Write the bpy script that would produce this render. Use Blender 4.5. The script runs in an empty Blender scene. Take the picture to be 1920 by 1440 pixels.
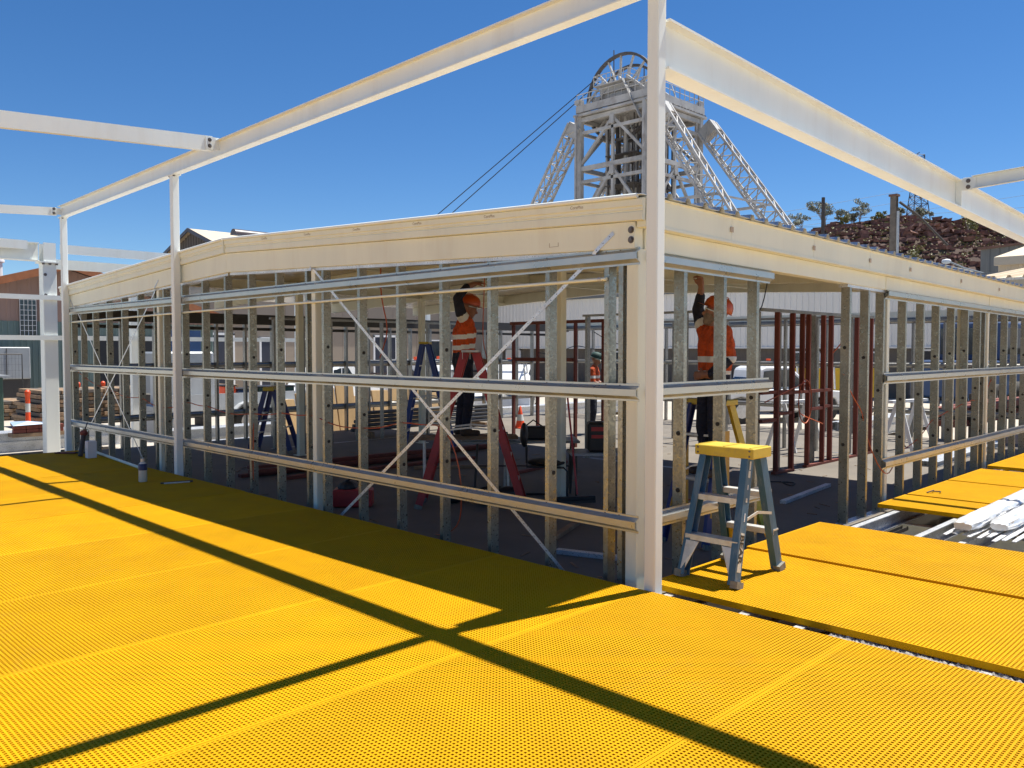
import bpy, bmesh, math, random
from mathutils import Vector, Matrix, noise as mnoise

# ------------------------------------------------------------------ camera, sky, sun, exposure
scene = bpy.context.scene
COL = scene.collection
cam_data = bpy.data.cameras.new("Camera")
cam = bpy.data.objects.new("Camera", cam_data)
COL.objects.link(cam)
cam_data.sensor_width = 36.0
cam_data.lens = 1558.0 / 1920.0 * 36.0
cam_data.clip_start = 0.05
cam_data.clip_end = 3000.0
cam.location = (-4.675, -3.315, 1.65)
cam.rotation_euler = (math.pi / 2 - math.atan(64 / 1558.0), 0, math.radians(44.7 - 90))
scene.camera = cam

SUN = Vector((0.395, -0.085, 1.0)).normalized()          # towards the sun
world = bpy.data.worlds.new("World")
scene.world = world
world.use_nodes = True
wn = world.node_tree
sky = wn.nodes.new("ShaderNodeTexSky")
sky.sky_type = 'NISHITA'
sky.sun_disc = False
sky.sun_elevation = math.asin(SUN.z)
sky.sun_rotation = math.atan2(SUN.x, SUN.y)
sky.altitude = 1500
sky.air_density = 1.0
sky.dust_density = 0.05
sky.ozone_density = 5.0
hsv = wn.nodes.new("ShaderNodeHueSaturation")
hsv.inputs["Hue"].default_value = 0.503
hsv.inputs["Saturation"].default_value = 1.22
wn.links.new(sky.outputs[0], hsv.inputs["Color"])
wn.links.new(hsv.outputs[0], wn.nodes["Background"].inputs[0])
wn.nodes["Background"].inputs[1].default_value = 0.071

sun_data = bpy.data.lights.new("sun", 'SUN')
sun_data.energy = 4.6
sun_data.angle = math.radians(0.53)
sun_data.color = (1.0, 0.965, 0.89)
sun_o = bpy.data.objects.new("sun", sun_data)
COL.objects.link(sun_o)
sun_o.location = (10, -5, 40)
sun_o.rotation_euler = SUN.to_track_quat('Z', 'Y').to_euler()

vs = scene.view_settings
vs.view_transform = 'Standard'
vs.look = 'None'
vs.exposure = 0.82
vs.gamma = 1.0
vs.use_curve_mapping = False

# ------------------------------------------------------------------ helpers
R = random.Random(7)


class MB:
    """collects geometry; build() links it as one mesh object"""

    def __init__(s):
        s.v = []
        s.f = []

    def add(s, vs_, fs):
        o = len(s.v)
        s.v.extend([tuple(p) for p in vs_])
        s.f.extend([tuple(i + o for i in f) for f in fs])
        return s

    def bx(s, x0, x1, y0, y1, z0, z1):
        vs_ = [(x0, y0, z0), (x1, y0, z0), (x1, y1, z0), (x0, y1, z0),
               (x0, y0, z1), (x1, y0, z1), (x1, y1, z1), (x0, y1, z1)]
        return s.add(vs_, [(0, 3, 2, 1), (4, 5, 6, 7), (0, 1, 5, 4), (1, 2, 6, 5), (2, 3, 7, 6), (3, 0, 4, 7)])

    def ext(s, prof, p0, p1, up=(0, 0, 1), caps=True):
        """extrude a closed 2D profile (u = right, v = up) from p0 to p1"""
        p0 = Vector(p0)
        p1 = Vector(p1)
        w = (p1 - p0).normalized()
        up = Vector(up)
        u = w.cross(up).normalized()
        v = u.cross(w)
        n = len(prof)
        a = [p0 + u * q[0] + v * q[1] for q in prof]
        b = [p1 + u * q[0] + v * q[1] for q in prof]
        area = sum(prof[i][0] * prof[(i + 1) % n][1] - prof[(i + 1) % n][0] * prof[i][1] for i in range(n))
        fs = []
        for i in range(n):
            j = (i + 1) % n
            fs.append((i, j, j + n, i + n) if area < 0 else (j, i, i + n, j + n))
        if caps:
            lo = tuple(range(n))
            hi = tuple(range(n, 2 * n))
            fs.append(lo[::-1] if area < 0 else lo)
            fs.append(hi if area < 0 else hi[::-1])
        return s.add(a + b, fs)

    def bar(s, p0, p1, w, h, up=(0, 0, 1)):
        return s.ext([(-w / 2, -h / 2), (w / 2, -h / 2), (w / 2, h / 2), (-w / 2, h / 2)], p0, p1, up)

    def tube(s, pts, r, n=8, r1=None):
        pts = [Vector(p) for p in pts]
        m = len(pts)
        rings = []
        prev = None
        for i, p in enumerate(pts):
            t = (pts[min(i + 1, m - 1)] - pts[max(i - 1, 0)]).normalized()
            if prev is None:
                a = Vector((0, 0, 1)) if abs(t.z) < 0.9 else Vector((1, 0, 0))
                u = t.cross(a).normalized()
            else:
                u = (prev - t * prev.dot(t)).normalized()
            prev = u
            w = t.cross(u)
            rr = r if r1 is None else r + (r1 - r) * i / max(1, m - 1)
            if isinstance(r, (list, tuple)):
                rr = r[i]
            rings.append([p + (u * math.cos(2 * math.pi * k / n) + w * math.sin(2 * math.pi * k / n)) * rr for k in range(n)])
        vs_ = [q for ring in rings for q in ring]
        fs = []
        for i in range(m - 1):
            for k in range(n):
                k2 = (k + 1) % n
                fs.append((i * n + k, i * n + k2, (i + 1) * n + k2, (i + 1) * n + k))
        fs.append(tuple(range(n))[::-1])
        fs.append(tuple(range((m - 1) * n, m * n)))
        return s.add(vs_, fs)

    def ball(s, c, r, nu=12, nv=8, rot=None):
        if not isinstance(r, (tuple, list)):
            r = (r, r, r)
        c = Vector(c)
        vs_ = []
        for i in range(nv + 1):
            th = math.pi * i / nv
            for k in range(nu):
                ph = 2 * math.pi * k / nu
                q = Vector((r[0] * math.sin(th) * math.cos(ph), r[1] * math.sin(th) * math.sin(ph), r[2] * math.cos(th)))
                if rot:
                    q = rot @ q
                vs_.append(c + q)
        fs = []
        for i in range(nv):
            for k in range(nu):
                k2 = (k + 1) % nu
                fs.append((i * nu + k, (i + 1) * nu + k, (i + 1) * nu + k2, i * nu + k2))
        return s.add(vs_, fs)

    def mesh(s, name, mat=None, smooth=None, bev=0.0):
        me = bpy.data.meshes.new(name)
        me.from_pydata(s.v, [], s.f)
        if bev > 0:
            bm = bmesh.new()
            bm.from_mesh(me)
            bmesh.ops.remove_doubles(bm, verts=bm.verts, dist=1e-5)
            ed = [e for e in bm.edges if len(e.link_faces) == 2 and e.calc_face_angle(0) > 0.6]
            bmesh.ops.bevel(bm, geom=ed, offset=bev, segments=1, affect='EDGES', clamp_overlap=True)
            bm.to_mesh(me)
            bm.free()
        me.validate()
        if smooth:
            for p in me.polygons:
                p.use_smooth = True
            me.set_sharp_from_angle(angle=math.radians(smooth))
        if mat:
            me.materials.append(mat)
        me.update()
        return me

    def build(s, name, mat, parent=None, smooth=None, bev=0.0, label=None):
        return obj(name, s.mesh(name, mat, smooth, bev), parent, label)


def obj(name, me, parent=None, label=None):
    o = bpy.data.objects.new(name, me)
    COL.objects.link(o)
    if parent is not None:
        o.parent = parent
        o.matrix_parent_inverse = Matrix.Translation(parent.location).inverted() if parent.parent is None else Matrix.Identity(4)
    if label:
        o["label"] = label
    return o


def thing(name, label, cat, loc=(0, 0, 0), group=None):
    o = bpy.data.objects.new(name, None)
    COL.objects.link(o)
    o.location = loc
    o.empty_display_size = 0.2
    o["label"] = label
    o["category"] = cat
    if group:
        o["group"] = group
    return o


def tag(o, label, cat, group=None):
    o["label"] = label
    o["category"] = cat
    if group:
        o["group"] = group
    return o


def struct(o):
    o["kind"] = "structure"
    return o


def local(o_parent, name, me, label=None):
    """child whose mesh is written in the parent's own coordinates"""
    o = bpy.data.objects.new(name, me)
    COL.objects.link(o)
    o.parent = o_parent
    if label:
        o["label"] = label
    return o


def copy_tree(src, loc, rotz=0.0, label=None, group=None):
    r = src.copy()
    COL.objects.link(r)
    r.location = loc
    r.rotation_euler = (0, 0, rotz)
    if label:
        r["label"] = label
    if group:
        r["group"] = group
    for ch in list(src.children):
        c = ch.copy()
        COL.objects.link(c)
        c.parent = r
        for g in list(ch.children):
            d = g.copy()
            COL.objects.link(d)
            d.parent = c
    return r


# profiles (u, v)
def rrect(w, h, r=0.008, n=2):
    out = []
    for cx_, cy_, a0 in ((w / 2 - r, h / 2 - r, 0), (-w / 2 + r, h / 2 - r, 90), (-w / 2 + r, -h / 2 + r, 180), (w / 2 - r, -h / 2 + r, 270)):
        for k in range(n + 1):
            a = math.radians(a0 + 90 * k / n)
            out.append((cx_ + r * math.cos(a), cy_ + r * math.sin(a)))
    return out


def isec(h, w, tf=0.012, tw=0.009):
    return [(-w / 2, -h / 2), (w / 2, -h / 2), (w / 2, -h / 2 + tf), (tw / 2, -h / 2 + tf), (tw / 2, h / 2 - tf), (w / 2, h / 2 - tf),
            (w / 2, h / 2), (-w / 2, h / 2), (-w / 2, h / 2 - tf), (-tw / 2, h / 2 - tf), (-tw / 2, -h / 2 + tf), (-w / 2, -h / 2 + tf)]


def csec(h, b, lip=0.012, t=0.003):
    """web at u = 0 (v from -h/2 to h/2), flanges towards +u"""
    H = h / 2
    return [(0, -H), (b, -H), (b, -H + lip), (b - t, -H + lip), (b - t, -H + t), (t, -H + t), (t, H - t), (b - t, H - t), (b - t, H - lip), (b, H - lip), (b, H), (0, H)]


def tophat(h=0.125, d=0.045, crown=0.048, lip=0.03, t=0.004):
    """girt: u = outwards, v = up; crown at u = d, two lips at u = 0"""
    c = crown / 2
    H = h / 2
    g = 0.024
    return [(0, -H), (0, -c - g), (d - t, -c + t), (d - t, c - t), (0, c + g - t), (0, H), (t, H), (t, c + g), (d, c), (d, -c), (t, -c - g), (t, -H)]


# ------------------------------------------------------------------ materials
def mat(name, col, rough=0.6, metal=0.0, var=0.12, scale=3.0, bump=0.0, bscale=60.0, stain=None, stain_amt=0.0, stain_scale=1.5, spec=0.5, detail=4.0, streak=False, coat=0.0):
    m = bpy.data.materials.new(name)
    m.use_nodes = True
    nt = m.node_tree
    b = nt.nodes["Principled BSDF"]
    b.inputs["Roughness"].default_value = rough
    b.inputs["Metallic"].default_value = metal
    b.inputs["Specular IOR Level"].default_value = spec
    if coat:
        b.inputs["Coat Weight"].default_value = coat
    geo = nt.nodes.new("ShaderNodeNewGeometry")
    nz = nt.nodes.new("ShaderNodeTexNoise")
    nz.inputs["Scale"].default_value = scale
    nz.inputs["Detail"].default_value = detail
    nz.inputs["Roughness"].default_value = 0.6
    vec = geo.outputs["Position"]
    if streak:
        mp = nt.nodes.new("ShaderNodeMapping")
        mp.inputs["Scale"].default_value = (1, 1, 0.18)
        nt.links.new(vec, mp.inputs["Vector"])
        vec = mp.outputs[0]
    nt.links.new(vec, nz.inputs["Vector"])
    ramp = nt.nodes.new("ShaderNodeMapRange")
    ramp.inputs["From Min"].default_value = 0.3
    ramp.inputs["From Max"].default_value = 0.7
    nt.links.new(nz.outputs["Fac"], ramp.inputs["Value"])
    mix = nt.nodes.new("ShaderNodeMix")
    mix.data_type = 'RGBA'
    lo = [max(0, c * (1 - var)) for c in col]
    hi = [min(1, c * (1 + var * 0.7)) for c in col]
    mix.inputs["A"].default_value = (*lo, 1)
    mix.inputs["B"].default_value = (*hi, 1)
    nt.links.new(ramp.outputs[0], mix.inputs["Factor"])
    out = mix.outputs["Result"]
    if stain:
        n2 = nt.nodes.new("ShaderNodeTexNoise")
        n2.inputs["Scale"].default_value = stain_scale
        n2.inputs["Detail"].default_value = 6
        n2.inputs["Roughness"].default_value = 0.7
        nt.links.new(vec, n2.inputs["Vector"])
        r2 = nt.nodes.new("ShaderNodeMapRange")
        r2.inputs["From Min"].default_value = 0.5
        r2.inputs["From Max"].default_value = 0.75
        r2.inputs["To Max"].default_value = stain_amt
        nt.links.new(n2.outputs["Fac"], r2.inputs["Value"])
        m2 = nt.nodes.new("ShaderNodeMix")
        m2.data_type = 'RGBA'
        m2.inputs["B"].default_value = (*stain, 1)
        nt.links.new(out, m2.inputs["A"])
        nt.links.new(r2.outputs[0], m2.inputs["Factor"])
        out = m2.outputs["Result"]
    nt.links.new(out, b.inputs["Base Color"])
    rr = nt.nodes.new("ShaderNodeMapRange")
    rr.inputs["To Min"].default_value = max(0.05, rough - 0.1)
    rr.inputs["To Max"].default_value = min(1, rough + 0.1)
    nt.links.new(nz.outputs["Fac"], rr.inputs["Value"])
    nt.links.new(rr.outputs[0], b.inputs["Roughness"])
    if bump > 0:
        n3 = nt.nodes.new("ShaderNodeTexNoise")
        n3.inputs["Scale"].default_value = bscale
        n3.inputs["Detail"].default_value = 3
        nt.links.new(geo.outputs["Position"], n3.inputs["Vector"])
        bp = nt.nodes.new("ShaderNodeBump")
        bp.inputs["Strength"].default_value = bump
        bp.inputs["Distance"].default_value = 0.01 if bscale != 14 else 0.04
        nt.links.new(n3.outputs["Fac"], bp.inputs["Height"])
        nt.links.new(bp.outputs[0], b.inputs["Normal"])
    return m


def galv(name, col=(0.46, 0.48, 0.49), rough=0.42, metal=0.75, scale=90.0, amp=.45):
    m = bpy.data.materials.new(name)
    m.use_nodes = True
    nt = m.node_tree
    b = nt.nodes["Principled BSDF"]
    b.inputs["Metallic"].default_value = metal
    geo = nt.nodes.new("ShaderNodeNewGeometry")
    vo = nt.nodes.new("ShaderNodeTexVoronoi")
    vo.inputs["Scale"].default_value = scale
    nt.links.new(geo.outputs["Position"], vo.inputs["Vector"])
    nz = nt.nodes.new("ShaderNodeTexNoise")
    nz.inputs["Scale"].default_value = 4
    nz.inputs["Detail"].default_value = 5
    nt.links.new(geo.outputs["Position"], nz.inputs["Vector"])
    sep = nt.nodes.new("ShaderNodeSeparateColor")
    nt.links.new(vo.outputs["Color"], sep.inputs[0])
    ad = nt.nodes.new("ShaderNodeMath")
    ad.operation = 'MULTIPLY_ADD'
    ad.inputs[1].default_value = amp
    nt.links.new(sep.outputs[0], ad.inputs[0])
    nt.links.new(nz.outputs["Fac"], ad.inputs[2])
    mr = nt.nodes.new("ShaderNodeMapRange")
    mr.inputs["From Min"].default_value = 0.3
    mr.inputs["From Max"].default_value = 1.1
    nt.links.new(ad.outputs[0], mr.inputs["Value"])
    mix = nt.nodes.new("ShaderNodeMix")
    mix.data_type = 'RGBA'
    mix.inputs["A"].default_value = (*[c * 0.72 for c in col], 1)
    mix.inputs["B"].default_value = (*[min(1, c * 1.3) for c in col], 1)
    nt.links.new(mr.outputs[0], mix.inputs["Factor"])
    nt.links.new(mix.outputs["Result"], b.inputs["Base Color"])
    rr = nt.nodes.new("ShaderNodeMapRange")
    rr.inputs["To Min"].default_value = rough - 0.1
    rr.inputs["To Max"].default_value = rough + 0.15
    nt.links.new(sep.outputs[1], rr.inputs["Value"])
    nt.links.new(rr.outputs[0], b.inputs["Roughness"])
    return m


M = {}
M['frp'] = mat('yellow_frp', (0.63, 0.318, 0.002), 0.7, spec=0.1, var=0.10, scale=2.2, bump=0.25, bscale=400, stain=(0.58, 0.25, 0.004), stain_amt=0.3, stain_scale=5)
M['white'] = mat('white_steel_paint', (0.82, 0.84, 0.79), 0.45, var=0.04, scale=2, stain=(0.56, 0.48, 0.36), stain_amt=0.25, stain_scale=3, streak=True)
M['cream'] = mat('cream_steel_paint', (0.79, 0.785, 0.635), 0.5, var=0.05, scale=2.5, stain=(0.55, 0.45, 0.32), stain_amt=0.22, stain_scale=4, streak=True)
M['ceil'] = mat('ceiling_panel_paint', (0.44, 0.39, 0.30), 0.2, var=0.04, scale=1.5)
M['galv'] = galv('galvanised', (0.28, 0.27, 0.25), 0.4, 0.85)
M['galv_new'] = galv('galvanised_bright', (0.68, 0.70, 0.72), 0.36, 0.55, 150, .12)
M['galv_stud'] = galv('galvanised_stud', (0.33, 0.325, 0.28), 0.36, 0.85, 70, .3)
M['zinc_sheet'] = galv('roof_zinc', (0.5, 0.53, 0.56), 0.4, 0.6, 25)
M['bolt'] = mat('bolt_steel', (0.16, 0.14, 0.13), 0.5, 0.7)
M['black'] = mat('black_plastic', (0.02, 0.02, 0.022), 0.5)
M['rubber'] = mat('rubber', (0.03, 0.028, 0.026), 0.8)
M['redprime'] = mat('red_primed_timber', (0.20, 0.05, 0.033), 0.7, var=0.25, scale=9, streak=True)
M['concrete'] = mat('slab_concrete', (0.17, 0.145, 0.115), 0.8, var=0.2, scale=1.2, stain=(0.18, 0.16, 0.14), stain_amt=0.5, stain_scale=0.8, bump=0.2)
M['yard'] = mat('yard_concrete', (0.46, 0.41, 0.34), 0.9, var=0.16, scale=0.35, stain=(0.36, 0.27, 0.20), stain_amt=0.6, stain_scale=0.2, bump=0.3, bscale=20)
M['gravel'] = mat('gravel_stone', (0.42, 0.39, 0.35), 0.9, var=0.5, scale=40)
M['cable'] = mat('orange_cable', (0.50, 0.10, 0.03), 0.5)
M['steelgrey'] = mat('grey_paint', (0.32, 0.34, 0.35), 0.45, var=0.1)
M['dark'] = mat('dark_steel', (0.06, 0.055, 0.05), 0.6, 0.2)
M['timber'] = mat('weathered_timber', (0.30, 0.20, 0.12), 0.85, var=0.35, scale=6, streak=True)
M['ply'] = mat('tan_board', (0.50, 0.33, 0.16), 0.75, var=0.2, scale=3, streak=True)
M['hiviz'] = mat('orange_cloth', (0.52, 0.07, 0.008), 0.85, var=0.3, scale=14, bump=1.0, bscale=14)
M['navy'] = mat('navy_cloth', (0.016, 0.019, 0.036), 0.9, var=0.4, scale=12, bump=1.0, bscale=14)
M['reflect'] = mat('reflective_tape', (0.66, 0.66, 0.62), 0.35, var=0.1)
M['skin'] = mat('skin', (0.28, 0.13, 0.08), 0.55, var=0.1, scale=20)
M['hair'] = mat('hair', (0.03, 0.02, 0.015), 0.8)
M['helmet'] = mat('orange_plastic', (0.48, 0.075, 0.012), 0.35, var=0.05)
M['glassy'] = mat('safety_glass', (0.55, 0.6, 0.6), 0.1, var=0.02)
M['redfg'] = mat('red_fibreglass', (0.40, 0.03, 0.03), 0.45, var=0.15, scale=8)
M['bluefg'] = mat('blue_fibreglass', (0.045, 0.125, 0.21), 0.5, var=0.2, scale=10, stain=(0.30, 0.33, 0.34), stain_amt=0.5, stain_scale=14, streak=True)
M['dkblue'] = mat('dark_blue_fibreglass', (0.03, 0.04, 0.16), 0.45, var=0.15)
M['yplast'] = mat('yellow_plastic', (0.62, 0.44, 0.04), 0.5, var=0.1, scale=8, stain=(0.35, 0.24, 0.08), stain_amt=0.6, stain_scale=16)
M['alu'] = mat('aluminium', (0.62, 0.61, 0.58), 0.45, 0.5, var=0.15, scale=12, stain=(0.42, 0.36, 0.28), stain_amt=0.5, stain_scale=18)
M['carwhite'] = mat('white_car_paint', (0.78, 0.78, 0.77), 0.25, var=0.03, coat=0.5)
M['carglass'] = mat('car_glass', (0.02, 0.03, 0.04), 0.06, var=0.0, spec=0.8)
M['conered'] = mat('cone_orange', (0.85, 0.09, 0.02), 0.5, var=0.08)
M['whiteplain'] = mat('white_plastic', (0.78, 0.78, 0.78), 0.5, var=0.04)
M['girt'] = mat('girt_zinc', (0.50, 0.51, 0.48), 0.3, 0.6, var=0.1, scale=4)
M['patch'] = mat('tape_patch', (0.48, 0.38, 0.28), 0.7)
M['brownsheet'] = mat('dark_brown_sheet', (0.07, 0.05, 0.05), 0.4, var=0.1)
M['palelabel'] = mat('pale_label', (0.62, 0.62, 0.55), 0.5, var=0.12, scale=30)
M['yplast2'] = mat('amber_panel', (0.55, 0.30, 0.03), 0.5)
M['dkblue2'] = mat('trestle_blue', (0.02, 0.06, 0.28), 0.45)
M['boot'] = mat('boot_leather', (0.05, 0.035, 0.025), 0.7)
M['beard'] = mat('grey_beard', (0.20, 0.15, 0.11), 0.9, var=0.3, scale=60)
M['greencap'] = mat('dark_green_cap', (0.02, 0.06, 0.05), 0.7)
M['pipe'] = mat('dark_pipe', (0.10, 0.10, 0.10), 0.5)
M['bottle'] = mat('bottle_plastic', (0.62, 0.60, 0.52), 0.2, var=0.05)
M['navyplast'] = mat('navy_plastic', (0.02, 0.03, 0.10), 0.4)
M['boxwhite'] = mat('white_card', (0.74, 0.70, 0.70), 0.8, var=0.04)
M['foil'] = mat('foil', (0.80, 0.80, 0.79), 0.35, 0.45, var=0.08, scale=12)
M['pinkwall'] = mat('pink_sheet_wall', (0.33, 0.22, 0.18), 0.75, var=0.1, scale=.8, streak=True)
M['greenwall'] = mat('green_sheet_wall', (0.16, 0.22, 0.20), 0.7, var=0.12, scale=.8, streak=True)
M['rustroof'] = mat('rusty_roof', (0.20, 0.11, 0.08), 0.85, var=0.25, scale=.7)
M['rustorange'] = mat('orange_barge', (0.36, 0.13, 0.05), 0.7, var=0.2)
M['brownwall'] = mat('brown_sheet_wall', (0.13, 0.11, 0.09), 0.8, var=0.12)
M['tanroof'] = mat('tan_roof_sheet', (0.62, 0.50, 0.34), 0.6, var=0.1, scale=.6)
M['beigewall'] = mat('beige_panel_wall', (0.33, 0.27, 0.21), 0.8, var=0.08, scale=.5, streak=True)
M['whitewall'] = mat('white_sheet_wall', (0.80, 0.77, 0.71), 0.6, var=0.06, scale=.5, streak=True)
M['navydoor'] = mat('navy_door', (0.03, 0.035, 0.055), 0.5)
M['creamwall'] = mat('cream_sheet_wall', (0.64, 0.54, 0.40), 0.6, var=0.06)
M['greyshed'] = mat('grey_sheet_wall', (0.17, 0.18, 0.18), 0.7, var=0.12, scale=.6)
M['headsteel'] = mat('headframe_paint', (0.46, 0.45, 0.43), 0.6, var=0.22, scale=.5, stain=(0.20, 0.14, 0.10), stain_amt=0.75, stain_scale=.6)
M['headdark'] = mat('headframe_dark', (0.10, 0.09, 0.085), 0.7, var=0.3, scale=.6)
M['rock'] = mat('rock', (0.20, 0.105, 0.08), 0.95, var=0.6, scale=.9, bump=0.6, bscale=2)
M['soil'] = mat('hill_soil', (0.10, 0.06, 0.045), 0.95, var=0.35, scale=.2, stain=(0.16, 0.14, 0.07), stain_amt=0.6, stain_scale=.12)
M['leaf'] = mat('gum_leaf', (0.24, 0.25, 0.17), 0.6, var=0.35, scale=.8)
M['leaf2'] = mat('shrub_leaf', (0.17, 0.17, 0.04), 0.6, var=0.35, scale=.8)
M['bark'] = mat('pale_bark', (0.40, 0.36, 0.31), 0.8, var=0.2)
M['polewood'] = mat('dark_pole', (0.07, 0.06, 0.055), 0.8)
M['rustpole'] = mat('rusty_pole', (0.20, 0.165, 0.13), 0.8, var=0.3)
M['wire'] = mat('wire', (0.03, 0.03, 0.035), 0.6)
M['pylon'] = mat('pylon_steel', (0.09, 0.10, 0.13), 0.6)
M['skip'] = mat('yellow_paint', (0.55, 0.36, 0.02), 0.5, var=0.15)
M['blue'] = mat('blue_paint', (0.03, 0.07, 0.17), 0.45, var=0.12)
M['greenbox'] = mat('dark_green_sheet', (0.04, 0.08, 0.06), 0.6)
M['blueish'] = mat('blue_plastic_sheet', (0.35, 0.45, 0.60), 0.3)
M['paletruck'] = mat('pale_grey_paint', (0.50, 0.52, 0.53), 0.4, var=0.08)
M['bootgrey'] = mat('grey_rubber_foot', (0.22, 0.21, 0.17), 0.7, var=0.3, scale=30)

_nt = M['frp'].node_tree
_b = _nt.nodes["Principled BSDF"]
_src = _b.inputs["Base Color"].links[0].from_socket
_oi = _nt.nodes.new("ShaderNodeObjectInfo")
_mr = _nt.nodes.new("ShaderNodeMapRange")
_mr.inputs["To Min"].default_value = 0.92
_mr.inputs["To Max"].default_value = 1.05
_nt.links.new(_oi.outputs["Random"], _mr.inputs["Value"])
_hs = _nt.nodes.new("ShaderNodeHueSaturation")
_nt.links.new(_src, _hs.inputs["Color"])
_nt.links.new(_mr.outputs[0], _hs.inputs["Value"])
# boot scuffs: short dusty smears with a shape of their own
_geo = _nt.nodes.new("ShaderNodeNewGeometry")
_sn = _nt.nodes.new("ShaderNodeTexNoise")
_sn.inputs["Scale"].default_value = 2.6
_sn.inputs["Detail"].default_value = 8
_sn.inputs["Roughness"].default_value = 0.72
_sn.inputs["Distortion"].default_value = 1.4
_nt.links.new(_geo.outputs["Position"], _sn.inputs["Vector"])
_sr = _nt.nodes.new("ShaderNodeMapRange")
_sr.inputs["From Min"].default_value = 0.56
_sr.inputs["From Max"].default_value = 0.74
_sr.inputs["To Max"].default_value = 0.42
_nt.links.new(_sn.outputs["Fac"], _sr.inputs["Value"])
_mx = _nt.nodes.new("ShaderNodeMix")
_mx.data_type = 'RGBA'
_mx.inputs["B"].default_value = (0.48, 0.25, 0.02, 1)
_nt.links.new(_hs.outputs[0], _mx.inputs["A"])
_nt.links.new(_sr.outputs[0], _mx.inputs["Factor"])
_nt.links.new(_mx.outputs["Result"], _b.inputs["Base Color"])
# ================================================================== GROUND
def plane(name, x0, x1, y0, y1, z, m):
    return struct(MB().add([(x0, y0, z), (x1, y0, z), (x1, y1, z), (x0, y1, z)], [(0, 1, 2, 3)]).build(name, m))


plane("ground", -900, 1500, -900, 1500, -0.55, M['yard'])
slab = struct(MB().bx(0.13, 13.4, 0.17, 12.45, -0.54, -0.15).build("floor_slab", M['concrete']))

# gravel under the deck: one scattered mass of small stones
g = MB()
oct_f = [(0, 2, 4), (2, 1, 4), (1, 3, 4), (3, 0, 4), (2, 0, 5), (1, 2, 5), (3, 1, 5), (0, 3, 5)]
for i in range(15000):
    x = R.uniform(-0.2, 0.55) if i % 3 else R.uniform(2.7, 4.9)
    y = R.uniform(-3.2, -1.22) if i % 3 else R.uniform(-3.2, 0.12)
    s_ = R.uniform(0.008, 0.019)
    z = (-0.066 if i % 3 else -0.545) + R.uniform(0, 0.014)
    a = R.uniform(0, 6.28)
    ca, sa = math.cos(a) * s_, math.sin(a) * s_
    k = R.uniform(0.6, 1.3)
    vs_ = [(x + ca, y + sa, z), (x - ca, y - sa, z), (x - sa * k, y + ca * k, z + s_ * .2), (x + sa * k, y - ca * k, z - s_ * .1), (x, y, z + s_ * R.uniform(.5, 1)), (x, y, z - s_)]
    g.add(vs_, oct_f)
struct(MB().bx(-.25, .6, -3.3, -1.25, -.549, -.070).build("gravel_bed", M['gravel']))
go = g.build("gravel", M['gravel'])
go["kind"] = "stuff"
go["label"] = "grey gravel under the yellow deck gap"

# ================================================================== YELLOW GRATING PANELS
PITCH = 0.0221


def grating_mesh(name, lx, ly):
    """moulded grating: bars PITCH apart with square holes, 40 mm deep, solid rim; spans 0..lx, 0..ly, top at z = 0"""
    T = 0.042
    bw = 0.0098
    nx = int(round((lx - bw) / PITCH))
    ny = int(round((ly - bw) / PITCH))
    px = (lx - bw) / nx
    py = (ly - bw) / ny
    xs = []
    for i in range(nx + 1):
        xs += [i * px, i * px + bw]
    ys = []
    for j in range(ny + 1):
        ys += [j * py, j * py + bw]
    ys[1] += .006
    ys[-2] -= .006
    W = len(xs)
    H = len(ys)
    verts = [(x, y, 0.0) for y in ys for x in xs] + [(x, y, -T) for y in ys for x in xs]
    N = W * H
    faces = []
    for j in range(H - 1):
        for i in range(W - 1):
            hole = (i % 2 == 1) and (j % 2 == 1)
            a = j * W + i
            b_, c, d = a + 1, a + W + 1, a + W
            if not hole:
                faces.append((a, b_, c, d))
            else:
                faces.append((a, a + N, b_ + N, b_))
                faces.append((b_, b_ + N, c + N, c))
                faces.append((c, c + N, d + N, d))
                faces.append((d, d + N, a + N, a))
    for i in range(W - 1):
        a = i
        faces.append((a, a + N, a + 1 + N, a + 1)[::-1])
        a = (H - 1) * W + i
        faces.append((a, a + N, a + 1 + N, a + 1))
    for j in range(H - 1):
        a = j * W
        faces.append((a, a + N, a + W + N, a + W))
        a = j * W + W - 1
        faces.append((a, a + N, a + W + N, a + W)[::-1])
    me = bpy.data.meshes.new(name)
    me.from_pydata(verts, [], faces)
    me.materials.append(M['frp'])
    me.update()
    return me


PW = 1.411
gm_main = grating_mesh("grating_panel", 4.2, PW)
ordn = ["first", "second", "third", "fourth", "fifth", "sixth", "seventh", "eighth", "ninth", "tenth", "eleventh", "twelfth"]
main_n = 0
jit = [0, 0, 0.004, -0.003, 0.0, 0.006, 0.0, 0.014, -0.010, 0.004, 0, 0]
y = -1.397 - 1.4145
ys_main = []
while y < 10.5:
    ys_main.append(y)
    y += 1.4145
for k, y in enumerate(ys_main):
    o = bpy.data.objects.new("grating_panel", gm_main)
    COL.objects.link(o)
    o.location = (-4.215 - 0.003 * (k % 3), y, 0.0 + (0.003 if k in (6, 8) else 0.0))
    tag(o, "yellow grating panel of the long deck, %s row counting from the near end" % ordn[k], "grating panel", "yellow grating panels of the long deck")
for k, y in enumerate(ys_main[:6]):
    o = bpy.data.objects.new("grating_panel", gm_main)
    COL.objects.link(o)
    o.location = (-8.44, y, 0.0)
    tag(o, "yellow grating panel of the outer deck strip, %s row from the near end" % ordn[k], "grating panel", "yellow grating panels of the outer strip")

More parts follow.
